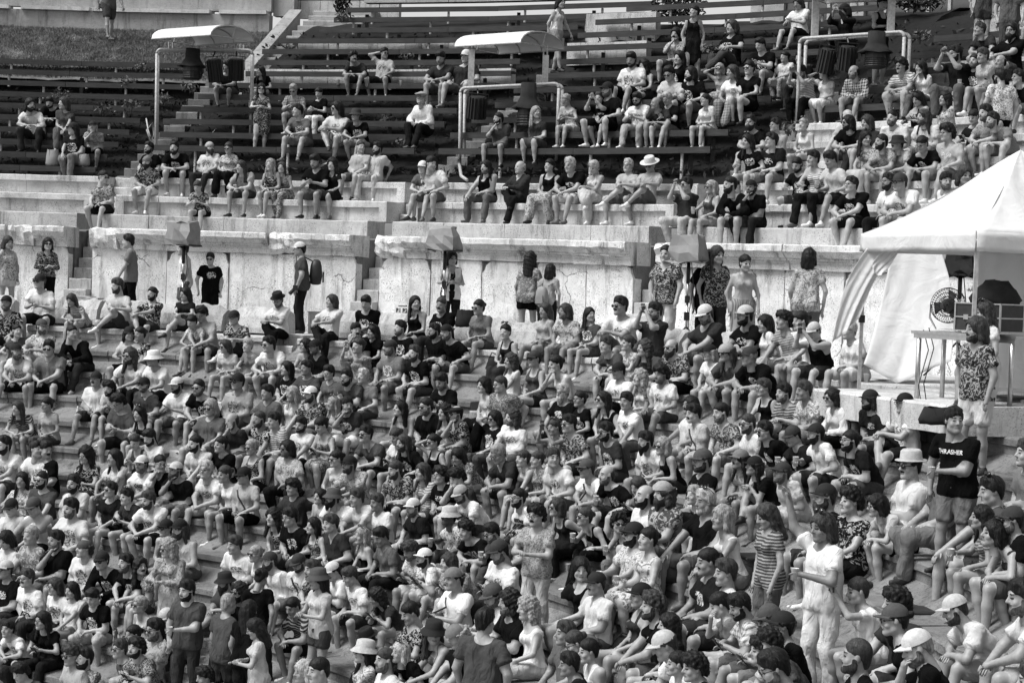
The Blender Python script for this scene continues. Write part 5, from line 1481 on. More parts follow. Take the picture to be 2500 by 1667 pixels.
    for q in (-1, 1):
        s.cone(c+.12*s2+X*q*.088*(1 if m else .85), p0+.14*s1+X*q*(.062 if m else .048)*g, (.098 if m else .085)+cl+.012*fat, (.100 if m else .080)*g+cl, .05, TL)
        s.cone(p0+.14*s1+X*q*.058*g, p0+X*q*.078-fw1*.02, (.100 if m else .085)*g+cl, .112*g if m else .122*g, .05, TL)
        s.cone(n-.03*s2+X*q*.03-fw2*.01, shl[q], .055, .056+cl, .05, TL)
        if not m: s.ell(c+.10*s2+fw2*.085+X*q*.068, (.058, .055, .056), .04, TL)
    if m: s.cone(c+.10*s2+fw2*.03-X*.05, c+.10*s2+fw2*.03+X*.05, .088, .088, .05, TL)
    if fat > .3: s.ell(p0+.16*s1+fw1*.07*fat, (.15, .12*(.7+fat*.5), .13), .05, TL)
    s.cone(n-.05*s2, hd+np.array([0, -.035, -.10]), .060 if m else .050, .056 if m else .046, .04, 0)
    if tk in 'tp':   # loose hem hanging over the waistband
        he = p0-np.array([0, 0, .10 if stand else .005])
        for q in (-1, 1): s.cone(p0+.20*s1+X*q*.060*g, he-np.array([0, 0, .08])+X*q*.074*g, (.108 if m else .092)*g+cl, (.132 if m else .126)*g, .02, TL, cut=(he, np.array([0, 0, -1.0])))
    # arms
    for q in (-1, 1):
        ar = (.052 if m else .043)+.012*fat
        s.cone(shl[q], elb[q], ar+.006, ar-.006, .03, 0 if tk != 'l' else TL); s.cone(elb[q], wr[q], ar-.007, (.031 if m else .027), .02, 0 if tk != 'l' or rg.random() < .0 else TL)
        if tk in 'tp' or (tk == 'd' and P['seed'] % 2):
            fr = (.62 if m else .50) if tk != 'd' else .4; e = shl[q]+(elb[q]-shl[q])*fr; u = nrm(elb[q]-shl[q])
            s.cone(shl[q]-u*.0, e+u*.05, ar+.010, ar+(.032 if m else .022), .015, TL, cut=(e, u))
        if tk == 'l': s.cone(shl[q], elb[q], ar+.014, ar+.012, .02, TL); s.cone(elb[q], wr[q]-nrm(wr[q]-elb[q])*.03, ar+.008, .038, .02, TL)
    # legs
    bk = bot[0]
    for q in (-1, 1):
        lt = .086 if m else .083
        s.cone(hip[q], knee[q], lt+.010+.02*fat, .056, .04, 2 if bk in 't' else 0); s.cone(knee[q], knee[q]*.62+ank[q]*.38, .054, .056, .03, 2 if bk == 't' else 0)
        s.cone(knee[q]*.62+ank[q]*.38, ank[q], .055, .037, .03, 2 if bk == 't' else 0)
        if bk == 't':
            tw_ = .012 if stand else .022; s.cone(hip[q], knee[q], lt+tw_+.02*fat, .070, .03, 2); s.cone(knee[q], ank[q]+np.array([0, 0, .03]), .074, .070, .02, 2)
        elif bk == 's':
            fr = .86 if m else .52; e = hip[q]+(knee[q]-hip[q])*fr; u = nrm(knee[q]-hip[q]); s.cone(hip[q], e+u*.06, lt+.026+.02*fat, .088 if m else .092, .03, 2, cut=(e, u))
        fd = nrm(np.array([knee[q][0]*.5+q*.05, .5, 0])) if not stand else nrm(np.array([q*.25, 1, 0]))
        if P['cross'] == q: fd = nrm(np.array([-q*.5, .8, -.1]))
        a = ank[q]; s.cone(a+np.array([0, -.02, -.028])-fd*.02, a+fd*.145+np.array([0, 0, -.045]), .042, .033, .02, 3); s.cone(a+np.array([0, 0, .01]), a, .041, .043, .02, 3)
    if bk == 'k' or tk == 'd':
        kk = (knee[-1]+knee[1])/2; w_ = abs(knee[1][0]-knee[-1][0])/2
        for q in (-1, 0, 1): s.cone(p0+X*q*.09, kk+X*q*w_*.9+np.array([0, -.06, -.01]) if not stand else p0+np.array([q*.10, .0, -.40]), .12, .10, .05, 2)
        if bk == 'k' and bot[1] in '017' and not stand and tk != 'd':
            for q in (-1, 1): s.cone(knee[q], ank[q]+np.array([0, 0, .10]), .085, .10, .06, 2)
    else: s.ell(p0+np.array([0, .0, -.01]), (.165*g, .12*g, .09), .04, 2)
    # hands
    hands = {}; fv = []; ff = []
    for q in (-1, 1):
        d = nrm(wr[q]-elb[q]); nn = nrm(np.cross(np.cross(d, np.array([0, -.2, 1.0])), d))
        if pose in 'Tp' or (pose in 'hu' and q == 1): nn = nrm(np.cross(d, X*q))
        if not stand and pose in 'fskcpx' and not (pose == 'c' and q == 1): d = nrm(d*.7+np.array([-q*.25, .45, -.35]))
        s.cone(wr[q], wr[q]+d*.07, .027, .031, .015, 0); hands[q] = (wr[q]+d*.09-nn*.02, d, nn)
        v_, f_ = finger_tubes(wr[q], d, nn, q, rg.uniform(.5, .9)); fv.append(v_); ff.append(f_)
    V, Q = s.mesh(); C = V[Q].mean(1); lab = s.labels(C)
    ax = nrm(n-p0); fwd = np.array([0, ax[2], -ax[1]])
    def tlc(Pt): r_ = Pt-p0; return np.stack([r_[:, 0], r_@fwd, r_@ax], 1)
    t = tlc(C); up = np.linalg.norm(n-p0)
    neckz = {'t': up-.045, 'p': up-.03, 'l': up-.03, 'k': up-.13, 'd': up-.10, 'n': up-.19}[tk]
    tor = lab == TL
    if tk in 'kd': lab[tor & (t[:, 2] > neckz) & ~((np.abs(np.abs(t[:, 0])-.10) < .022+.02*m) & (t[:, 2] < up+.03))] = 0; lab[tor & (np.abs(t[:, 0]) > .155) & (t[:, 2] > .3)] = 0 if not (tk == 'd' and P['seed'] % 2) else TL
    else: lab[tor & (t[:, 2] > neckz) & (np.abs(t[:, 0]) < .085)] = 0
    if tk in 'pl': lab[tor & (t[:, 1] > .03) & (np.abs(t[:, 0]) < (t[:, 2]-up+.15)*.32)] = 0
    if tk == 'n': lab[tor & (t[:, 2] > neckz)] = 0
    hem = (-.13 if stand else -.04) if tk in 'tp' else .01
    lab[(lab == TL) & (t[:, 2] < hem) & (np.abs(t[:, 0]) < .25)] = 2
    if tk in 'tpl': lab[(lab == 2) & (t[:, 2] > .02) & (t[:, 2] < .35) & (np.abs(t[:, 0]) < .2) & (t[:, 1] < .12)] = TL
    if tk == 'k' and not m and bot[0] == 'k' and bot[1:] == top[1:]: pass
    V = smooth_borders(V, Q, lab)
    # creases
    vn = np.zeros_like(V); fn = np.cross(V[Q[:, 2]]-V[Q[:, 0]], V[Q[:, 3]]-V[Q[:, 1]])
    for i in range(4): np.add.at(vn, Q[:, i], fn)
    vn /= np.linalg.norm(vn, axis=1)[:, None]+1e-9
    vc = np.zeros(len(V)); vc[Q[(lab == 1) | (lab == 2)].ravel()] = 1
    V = V+vn*(vc*(lump(V*np.array([1.25, 1, .6]), .0115, 30, P['seed'])+.003))[:, None]
    # head and fingers joined on
    hv, hq, hl = head_of('m' if m else 'f', P['beard'], P['mous'], P['hvox']); HR = rotz(P['hyaw'])@rotx(P['hpitch']); hs = P['hs']
    HV = (hv*hs)@HR.T+hd; nV = len(V); AV = [V, HV]; AQ = [Q, hq+nV]; AL = [lab, hl]; b = nV+len(HV)
    for v_, f_ in zip(fv, ff): AV.append(v_); AQ.append(f_+b); AL.append(np.zeros(len(f_), int)); b += len(v_)
    V = np.concatenate(AV); Q = np.concatenate(AQ); lab = np.concatenate(AL); tl = tlc(V)
    return V, Q, lab, tl, hd, HR, hands, (p0, ax, fwd)
# ---- who sits where: head position in the photograph, looks and pose (read off the photograph)
TILE = {'A': (0, 0), 'B': (620, 0), 'C': (1240, 0), 'D': (1860, 0), 'E': (0, 400), 'F': (620, 400), 'G': (1240, 400), 'H': (1860, 400), 'I': (0, 820), 'J': (620, 820), 'K': (1240, 820), 'L': (1860, 820), 'M': (0, 1237), 'N': (620, 1237), 'O': (1240, 1237), 'P': (1860, 1237)}
REC = []; _t = None
for ln in PEOPLE.strip().split('\n'):
    q = ln.split()
    if q[0][0] == '@': _t = q[0][1]; continue
    ox, oy = TILE[_t]
    REC.append(dict(px=ox+float(q[0])/3.647, py=oy+float(q[1])/3.647, sex=q[2], hair=q[3], hat=q[4], face=q[5], top=q[6], bottom=q[7], pose=q[8], head=q[9], dir=float(q[10]) if len(q) > 10 else None, tile=_t, key='%s%s,%s' % (_t, q[0], q[1])))
def unit(a): a = math.radians(a); return np.array([math.cos(a), math.sin(a), 0])
UPROWS = [(25.0, .678, 'M', 9), (25.55, .979, 'M', 9), (26.2, 1.409, 'M', 9), (26.9, 1.835, 'M', 9)]+[(r, z, 'B', w_) for w_ in PLK for r, z in PLK[w_]]
LOWROWS = [(LR0-LDEP*i, LZ0-LRISE*i, 'L', 9) for i in range(17)]
PREF = {'f': 30, 's': 12, 'k': 8, 'p': 17, 'a': 2, 'x': -2, 'h': 18, 'c': 12, 'T': 4, 'u': 4}
stats = []
def solve(R, rg):
    px, py = R['px'], R['py']; sx = 'f' if R['sex'] == 'f' else 'm'; base = {'m': 1.03, 'f': .98, 'k': .82}[R['sex']]*(1.07 if R['key'] in ('P840,1340', 'P1385,1255', 'P175,1060', 'P110,1440', 'P1180,1010', 'O1400,1240', 'N575,1460') else 1)
    stand = R['pose'] in 'wvVUQ'
    hatadj = .0
    if stand:
        hz = head_off(sx, 4, True)[1]
        FIX = {'H2030,1325': (23.8, .97), 'H1935,1478': (22.0, 1.02)}
        if R['key'] in FIX:
            D_, s_ = FIX[R['key']]; P = atd(px, py, D_); return dict(loc=np.array([P[0], P[1], P[2]-hz*s_]), s=s_, lean=4, row=('L', 9, 20.9), head=P, a=ang(P))
        if 'E' <= R['tile'] <= 'H' and R['px'] < 2140 or (R['tile'] == 'F'):
            best = None
            for r in np.arange(23.5, 24.75, .1):
                P = at(px, py, r); sc = (P[2]-WALK_Z)/hz; e = abs(sc-base)+abs(r-24.1)*.03
                if best is None or e < best[0]: best = (e, P, sc)
            _, P, sc = best; sc = min(max(sc, .88), 1.10); return dict(loc=np.array([P[0], P[1], WALK_Z]), s=sc, lean=4, row=('W', 9, 0), head=P, a=ang(P))
        rows = LOWROWS[1:4] if R['key'] == 'H2030,1325' else LOWROWS+[(LR0+1.0, WALK_Z, 'W', 9)] if py > 600 else UPROWS[4:]+[(34+.6*k, 4.85+.27*k, 'G', 0) for k in range(6)]
        best = None; base = base*(1.05 if R['key'] == 'L1745,760' else 1.03 if py > 600 else .98)
        for r, z, kd, w_ in rows:
            for dr in (.18, .38, .55):
                P = at(px, py, r+dr)
                if P is None: continue
                a = ang(P)
                if w_ != 9 and wedge_of(a) != w_: continue
                if kd == 'G' and a < 78: continue
                s_ = (P[2]-z)/hz; e = abs(s_-base)+abs(dr-.35)*.02
                if best is None or e < best[0]: best = (e, P, s_, z, (kd, w_, r))
        e, P, s_, z, row = best; s_ = min(max(s_, base*.94), base*1.08)
        return dict(loc=np.array([P[0], P[1], max(z-.12, min(z+.12, P[2]-hz*s_))]), s=s_, lean=4, row=row, head=P, a=ang(P))
    pref = PREF[R['pose']]+rg.uniform(-10, 11); best = None
    for r, z, kd, w_ in (LOWROWS if py > 600 else UPROWS):
        for L in range(-6, 46, 4):
            u, hz = head_off(sx, L)
            for hipr in (.20, .30, .40):
                if kd == 'B' and hipr > .3: continue
                P = at(px, py, r+hipr-u*base)
                if P is None: continue
                if w_ != 9 and wedge_of(ang(P)) != w_: continue
                if kd == 'M' and r == 25.0 and R['bottom'][0] == 'x': continue
                s_ = (P[2]-z)/hz; cost = (abs(s_-base)/.10)**2+((L-pref)/13)**2+(hipr-.28)**2*8
                if r == 25.0: cost += 2.0
                if best is None or cost < best[0]: best = (cost, P, s_, L, (kd, w_, r), z, u, hz)
    cost, P, s_, L, row, z, u, hz = best; s2 = min(max(s_, base*.93), base*1.10)
    inw = -unit(ang(P)); hip = P-inw*u*s2; hip[2] = P[2]-hz*s2
    if abs(hip[2]-z) > .12: hip[2] = z+.12*np.sign(hip[2]-z)
    stats.append((abs(s_-base), R['key'], s_)); return dict(loc=hip, s=s2, lean=L, row=row, head=P, a=ang(P))
TW = ['black', 'black', 'dark grey', 'dark grey', 'grey', 'grey', 'light grey', 'light grey', 'white', 'white']
GARM = {'t': 'T-shirt', 'p': 'shirt', 'l': 'long sleeved top', 'k': 'tank top', 'd': 'dress', 'n': 'strapless top'}
PATW = {'': '', 'w': 'printed ', 'd': 'printed ', 'f': 'patterned ', 's': 'striped ', 'c': 'checked '}
HATW = {'c': 'cap', 'u': 'bucket hat', 'f': 'brimmed hat', 'h': 'sun hat', 'e': 'headscarf', 'p': 'flat cap'}
HAIRW = {'s': 'short', 'z': 'cropped', 'b': 'balding', 'c': 'curly', 'm': 'chin length', 'l': 'long', 'w': 'long wavy', 'n': 'tied back'}
HTW = ['dark', 'brown', 'blonde', 'grey']
def describe(R):
    who = {'m': 'man', 'f': 'woman', 'k': 'child'}[R['sex']]; top = R['top']; tone = TW[int(top[1])]; pat = PATW[top[2:3]]
    g = ('%s %s%s' % (tone, pat, GARM[top[0]])).strip(); f = R['face']; add = []
    if R['hat'] not in '-o': add.append('%s %s' % ({0: 'black', 1: 'dark', 2: 'dark', 3: 'grey', 4: 'grey', 5: 'grey', 6: 'pale', 7: 'pale', 8: 'white', 9: 'white'}[int(R['hat'][1])], HATW[R['hat'][0]]))
    if 's' in f: add.append('sunglasses')
    elif 'g' in f: add.append('glasses')
    if 'B' in f: add.append('long beard')
    elif 'b' in f: add.append('beard')
    elif 'm' in f: add.append('moustache')
    if len(add) < 2:
        h = R['hair']; add.append('shaved head' if h[0] == 'b' and R['sex'] == 'm' else '%s %s hair' % (HAIRW[h[0]], HTW[int(h[1])]))
    act = {'p': 'looking at phone', 'T': 'holding up a phone', 'c': 'holding a drink', 'a': 'arms folded', 'x': 'legs crossed', 'h': 'hand at chin', 'u': 'arm lifted', 'w': 'walking', 'v': 'standing', 'V': 'standing', 'U': 'standing with raised arm', 'Q': 'standing'}.get(R['pose'], '')
    return who, g, add, act
def place_word(R):
    k = R['sol']['row'][0]
    return {'W': 'on the walkway', 'G': 'on the grass', 'B': 'on the benches', 'M': 'on the marble row', 'L': ''}[k]
for i, R in enumerate(REC):
    R['i'] = i; R['rg'] = random.Random(1000+i); R['sol'] = solve(R, R['rg']); R['ppm'] = pix(R['sol']['head'])[2]
def shows(R):
    k = R['sol']['row'][0]; a = .6 if R['pose'] in 'wvVUQ' else .45 if k in 'MB' else .31
    if R['py'] < 25: a *= .4
    if R['py'] > 1600: a *= .7
    return R['ppm']**2*a
order = sorted(REC, key=lambda R: -shows(R)); CROWD = set(R['i'] for R in order[300:])
# labels, one per individual
def lab_try(R, n):
    who, g, add, act = describe(R); pl = place_word(R); w0 = '%s in %s' % (who, g); x = ' and '.join(add[:2])
    if n == 0: return '%s with %s %s' % (w0, add[0], act or pl)
    if n == 1: return '%s with %s %s' % (w0, x, act)
    if n == 2: return '%s with %s %s %s' % (w0, x, act, pl)
    others = sorted((Q for Q in REC if Q is not R and Q['i'] not in CROWD), key=lambda Q: (Q['px']-R['px'])**2+(1.4*(Q['py']-R['py']))**2)
    Q = others[n-3]; wq, gq, aq, _ = describe(Q); dx, dy = Q['px']-R['px'], Q['py']-R['py']
    rel = ('in front of' if dy > 0 else 'behind') if abs(dy) > 28 else 'beside'
    return '%s with %s %s %s in %s with %s' % (w0, add[0], rel, wq, gq, aq[0])
IND = [R for R in REC if R['i'] not in CROWD]
def info(R):
    who, g, add, act = describe(R); return who, g, set(add), act, place_word(R)
INFO = {R['i']: info(R) for R in REC}
def vague(R, n):
    """does somebody else in the picture fit the words of this label too?"""
    who, g, add, act = describe(R); need = set(add[:1] if n == 0 else add[:2]); pl = place_word(R)
    for Q in REC:
        if Q is R: continue
        w2, g2, a2, c2, p2 = INFO[Q['i']]
        if w2 == who and g2 == g and need <= a2:
            if n < 3:
                if n == 0 and (act and c2 != act or not act and pl and p2 != pl): continue
                if n == 1 and act and c2 != act: continue
                if n == 2 and (act and c2 != act or pl and p2 != pl): continue
                return True
            if math.hypot(Q['px']-R['px'], Q['py']-R['py']) < 75: return True
    return False
def assign():
    left = list(IND); used = {}
    for n in range(0, 11):
        cand = {}
        for R in left: cand.setdefault(' '.join(lab_try(R, n).split()), []).append(R)
        nl = []
        for k, v in cand.items():
            ok = len(v) == 1 and k not in used and 4 <= len(k.split()) <= 16 and (n > 7 or not vague(v[0], n))
            if ok: v[0]['label'] = k; used[k] = 1
            else: nl += v
        left = nl
    for R in left:
        k = ' '.join(lab_try(R, 1).split()); side = 'far left' if R['px'] < 600 else 'left of centre' if R['px'] < 1250 else 'right of centre' if R['px'] < 1900 else 'far right'
        R['label'] = ' '.join((k+(' near the bottom ' if R['py'] > 1250 else ' midway up ')+side).split()[:16])
assign()
STUB = hairm('short_stubble', .075)
SKW = [0, 0, 1, 1, 1, 2, 2, 3]
crowdV = []; crowdQ = []; crowdT = []; crowdM = []; crowd_mats = []
def crowd_add(V, Q, lab, mats, tl=None):
    base = sum(len(v) for v in crowdV); mp = []
    for m_ in mats:
        if m_ not in crowd_mats: crowd_mats.append(m_)
        mp.append(crowd_mats.index(m_))
    crowdV.append(V); crowdQ.append(Q+base); crowdM.append(np.array(mp)[lab]); crowdT.append(tl if tl is not None else np.zeros((len(V), 3)))
def mesh_arrays(me):
    V = np.zeros(len(me.vertices)*3); me.vertices.foreach_get('co', V); V = V.reshape(-1, 3); Q = []
    for p in me.polygons:
        v = list(p.vertices)
        if len(v) == 4: Q.append(v)
        elif len(v) == 3: Q.append(v+[v[2]])
        else:
            for j in range(1, len(v)-1, 1): Q.append([v[0], v[j], v[j+1], v[j+1]])
    return V, np.array(Q)
PERSON = {}; HOLD = []
def make(R):
    rg = R['rg']; S = R['sol']; sx = 'f' if R['sex'] == 'f' else 'm'; ppm = R['ppm']; stand = R['pose'] in 'wvVUQ'; a = S['a']
    tocam = nrm(-np.array([S['loc'][0], S['loc'][1], 0])); inw = -unit(a)
    def hd_ang(v): return math.degrees(math.atan2(tocam[0]*v[1]-tocam[1]*v[0], tocam@v))
    if R['dir'] is not None: bh = R['dir']
    elif stand: bh = hd_ang(inw)
    else: bh = hd_ang(inw)+rg.uniform(-7, 7)
    code = R['head']; hh = bh+rg.uniform(-14, 14)
    if 'l' in code: hh = min(bh, rg.uniform(-62, -48)) if bh > -70 else bh+rg.uniform(-6, 10)
    if 'r' in code: hh = rg.uniform(18, 42)
    if 'v' in code: hh = rg.uniform(-8, 8)
    if code == 'd': hh = bh+rg.uniform(-8, 8)
    dy = max(-72, min(72, (hh-bh+180) % 360-180)); pt = math.radians(-24 if 'd' in code else rg.uniform(-9, 4))
    face = R['face']; beard = 2 if 'B' in face else 1 if 'b' in face else 0; hat = R['hat']
    top, bot = R['top'], R['bottom']
    if top[0] == 'd': bot = 'k'+top[1:]
    fat = max(0, rg.gauss(.12, .22)) if sx == 'm' else max(0, rg.gauss(.05, .15))
    vox = .039 if R['i'] in CROWD else .037 if ppm < 122 else .0345 if ppm < 150 else .031 if ppm < 195 else .027 if ppm < 240 else .0225
    P = dict(seed=R['i'], sex=sx, stand=stand, lean=S['lean'], pose=R['pose'], fat=min(fat, .8), vox=vox, hvox=.0155 if ppm < 125 or R['i'] in CROWD else .0122 if ppm < 160 else .0108 if ppm < 200 else .0092 if ppm < 240 else .008, drop=(.345 if S['row'][0] == 'B' else .41)/S['s'],
             cross=(rg.choice((-1, 1)) if R['pose'] == 'x' or (R['pose'] == 'k' and rg.random() < .16) else 0), top=top, bottom=bot, step=1.0 if R['pose'] == 'w' else .2, beard=beard, mous='m' in face, hyaw=math.radians(dy), hpitch=pt, hs=1.07 if R['sex'] != 'k' else 1.2)
    V, Q, lab, tl, hd, HR, hands, tor = person_mesh(P)
    ht = int(R['hair'][1]); fem = sx == 'f'
    sk = SKIN[4] if R['key'] == 'N1740,85' else SKIN[rg.choice(SKW[:6] if fem else SKW)]
    shoe = SHOE[rg.choice((0, 0, 1, 2, 2))]; bt = int(bot[1]); bp = bot[2:3]
    mats = [sk, cloth_of(int(top[1]), top[2:3]), cloth_of(bt, bp, True), shoe, M['eye'] if ht != 2 else M['lip'], M['lip'], (STUB if (beard == 1 and rg.random() < .55) else HAIR[ht if ht != 2 else 1]) if ht != 3 else HAIR[3]]
    yaw = math.radians(bh); d = rotz(yaw)@tocam; ry = math.atan2(-d[0], d[1])
    mw = Matrix.Translation(Vector(S['loc'])) @ Matrix.Rotation(ry, 4, 'Z') @ Matrix.Scale(S['s'], 4)
    parts = []
    hf = Matrix.Translation(Vector(hd)) @ Matrix(HR.tolist()).to_4x4() @ Matrix.Scale(P['hs'], 4)
    hs_ = R['hair'][0]; vh = .019 if R['i'] in CROWD else .014 if ppm < 190 else .011
    jit = Matrix.Diagonal((rg.uniform(.97, 1.04), rg.uniform(.97, 1.05), rg.uniform(.96, 1.05), 1))
    if rg.random() < .5: jit = jit @ Matrix.Diagonal((-1, 1, 1, 1)) if False else jit
    hatted = hat not in '-o'
    parts.append(('hair', hair_of(hs_, hatted, vh), [HAIR[ht]], hf @ jit))
    if hatted:
        back = Matrix.Rotation(math.pi, 4, 'Z') if R['key'] in ('F1720,1500', 'N1785,645', 'N1815,1150', 'K1945,145', 'K1385,1400', 'G2168,212') else Matrix()
        parts.append(({'c': 'cap', 'u': 'bucket_hat', 'f': 'brimmed_hat', 'h': 'sun_hat', 'e': 'headscarf', 'p': 'flat_cap'}[hat[0]], HATM[hat[0]], [HATC[int(hat[1])]], hf @ Matrix.Rotation(rg.uniform(-.06, .06), 4, 'X') @ back))
    if hat == 'o': parts.append(('sunglasses', GLM[True], [M['darkglass']], hf @ Matrix.Translation((0, -.045, .085)) @ Matrix.Rotation(.75, 4, 'X')))
    if 's' in face: parts.append(('sunglasses', GLM[True], [M['darkglass']], hf))
    elif 'g' in face: parts.append(('glasses', GLM[False], [M['black']], hf))
    R['hands'] = {q: (mw @ Vector(h[0]), (mw.to_3x3() @ Vector(h[1])).normalized(), (mw.to_3x3() @ Vector(h[2])).normalized()) for q, h in hands.items()}
    R['mw'] = mw; R['tor'] = tor
    if R['i'] in CROWD:
        A = np.array(mw); tr = lambda v, Mx: v@np.array(Mx)[:3, :3].T+np.array(Mx)[:3, 3]
        crowd_add(tr(V, A), Q, lab, mats, tl)
        for nm, me, ms, X_ in parts:
            v, q = mesh_arrays(me) if me.name not in _ARR else _ARR[me.name]; _ARR[me.name] = (v, q)
            crowd_add(tr(v, np.array(mw @ X_)), q, np.zeros(len(q), int), ms)
        return
    me = np_mesh('person', V, Q, lab, tl); o = link('person', me, None, mats); o.matrix_world = mw
    tag(o, R['label'], 'person', 'people watching from the lower rows' if S['row'][0] == 'L' else 'people on the walkway' if S['row'][0] == 'W' else 'people seated above the wall')
    PERSON[R['key']] = o; R['o'] = o; R['V'] = V; R['Q'] = Q
    for nm, pm, ms, X_ in parts:
        key = (nm, pm.name)
        c = bpy.data.objects.new(nm, pm); COL.objects.link(c); c.parent = o; c.matrix_local = X_
        if not pm.materials: pm.materials.append(ms[0])
        c.material_slots[0].link = 'OBJECT'; c.material_slots[0].material = ms[0]
_ARR = {}
import time as _tm
_t0 = _tm.time()
for R in REC: make(R)
print('people', len(REC), 'crowd', len(CROWD), 'time', round(_tm.time()-_t0, 1)); stats.sort(reverse=True); print([(k, round(s, 2)) for e, k, s in stats[:14]])
if crowdV:
    me = np_mesh('crowd', np.concatenate(crowdV), np.concatenate(crowdQ), np.concatenate(crowdM), np.concatenate(crowdT))
    tag(link('crowd', me, None, crowd_mats), kind='stuff')
# ================================================================= SMALL THINGS ROUND THE CROWD
bpy.context.view_layer.update()
BYK = {R['key']: R for R in REC}
def on_tread(px, py):
    best = None
    for r, z, *_ in LOWROWS:
        for dr in np.arange(.04, .68, .04):
            P = at(px, py, r+dr)
            if P is None: continue
            e = abs(P[2]-z)
            if best is None or e < best[0]: best = (e, V3(P[0], P[1], z))
    return best[1]
def cushion(px, py, label, w_=.44):
    P = on_tread(px, py); th = math.radians(ang(P)-90+RNG.uniform(-8, 8)); X, Y = V3(math.cos(th), math.sin(th), 0), V3(-math.sin(th), math.cos(th), 0); m = MB()
    pr = [(-.5, 0), (-.5, .018), (-.46, .036), (.46, .036), (.5, .018), (.5, 0)]; V = []
    for u, z in pr:
        for v in (-.5, -.46, .46, .5): V.append(P+X*u*w_+Y*v*w_*.85+V3(0, 0, z if abs(v) < .5 else z*.5))
    m.add(V, [(i*4+j, i*4+j+1, (i+1)*4+j+1, (i+1)*4+j) for i in range(5) for j in range(3)]+[(0, 4, 8, 12, 16, 20), (3, 23, 19, 15, 11, 7)]); o = m.build('seat_cushion', 'cushion'); tag(o, label, 'cushion', 'black seat cushions'); return o
for px, py, lab in [(1310, 1650, 'black seat cushion under a plastic cup beside the blonde woman in white'), (2180, 1425, 'black cushion behind the raised arms near the right aisle'), (2235, 1490, 'black cushion on the step below the woman with long hair at right'), (2292, 1058, 'black cushion behind the standing man in printed black T-shirt'),
                    (1838, 1402, 'black cushion beside the woman in pale top with short hair'), (2470, 985, 'round black pad on the ledge beside the tent'), (228, 1078, 'black cushion on the empty step at left'), (196, 957, 'black cushion on the left aisle step'), (1640, 1484, 'black cushion by the trainers in the right block'), (330, 1085, 'black cushion under the man with crossbody strap')]:
    cushion(px, py, lab)
def cup(P, label, up=V3(0, 0, 1), h=.12, mat='cup'):
    m = MB(); up = nrm(up); x = nrm(np.cross(up, [0.3, 1, 0])); y = np.cross(up, x); R = np.array([x, y, up]).T
    m.lathe([(.004, 0), (.028, 0), (.040, h), (.042, h+.003), (.038, h), (.027, .006), (.004, .006)], P, 12, R=R); o = m.build('cup', mat, smooth=True); return tag(o, label, 'cup', 'plastic cups')
def bottle(P, label, mat='black', h=.22):
    o = MB().lathe([(.004, 0), (.032, 0), (.034, .01), (.034, h*.6), (.014, h*.85), (.014, h), (.004, h)], P, 12).build('bottle', mat, smooth=True); return tag(o, label, 'bottle', 'bottles and cans on the steps')
for px, py, lab, mt in [(398, 795, 'tall dark can between the man and woman with glasses', 'greyfab'), (408, 796, 'second dark can right of the tall one', 'greyfab'), (617, 812, 'dark bottle standing beside the man in capped floral shirt', 'black'), (190, 1000, 'small bottle on the empty left step', 'cup')]: bottle(on_tread(px, py), lab, mt)
cup(on_tread(1316, 1640)+V3(0, 0, .037), 'clear plastic cup standing on a black cushion at the bottom'); cup(on_tread(2114, 942), 'clear plastic cup on the ledge beside the white shorts'); cup(at(825, 208, 31.2), 'clear cup left on the bench beside the curly haired man'); cup(at(979, 210, 31.0), 'clear cup left on the bench beside the man on the phone')
def short(R):
    return R['label']
used_l = set()
def give(R, lead, cat):
    k = ' '.join((lead+' '+short(R)).split()[:16])
    if k in used_l: return None
    used_l.add(k); return k
for R in IND:
    hs = R['hands']; cam_d = lambda p: nrm(-np.array([p[0], p[1], 0.0]))
    if R['pose'] in 'pT':
        A, B = np.array(hs[1][0]), np.array(hs[-1][0]); c = (A+B)/2; s_ = R['sol']['s']; fw = np.array(R['mw'].to_3x3() @ Vector((0, 1, 0))); fw = nrm(fw)
        lab = give(R, 'phone of the', 'phone')
        if not lab: continue
        N = nrm(-fw+V3(0, 0, .9)) if R['pose'] == 'p' else -fw; X = nrm(np.cross(V3(0, 0, 1), N)); U = np.cross(N, X); wd, ht = (.075, .15) if (R['i'] % 3 or R['pose'] == 'p') else (.15, .075)
        ph = MB().box(c+fw*.015, (wd, ht, .009), np.array([X, U, N]).T); ph.box(c+fw*.015+N*.005, (wd*.92, ht*.92, .002), np.array([X, U, N]).T, 1)
        tag(ph.build('phone', ['black', 'darkglass']), lab, 'phone', 'phones in hands')
    elif R['pose'] in 'cUQ':
        c, d, nn = hs[1 if R['pose'] == 'c' else -1]; lab = give(R, 'cup of the', 'cup')
        if lab: cup(np.array(c)+np.array(d)*.0-V3(0, 0, .055), lab, V3(0, 0, 1))
def at_person(key): return BYK[key]['mw'], BYK[key]
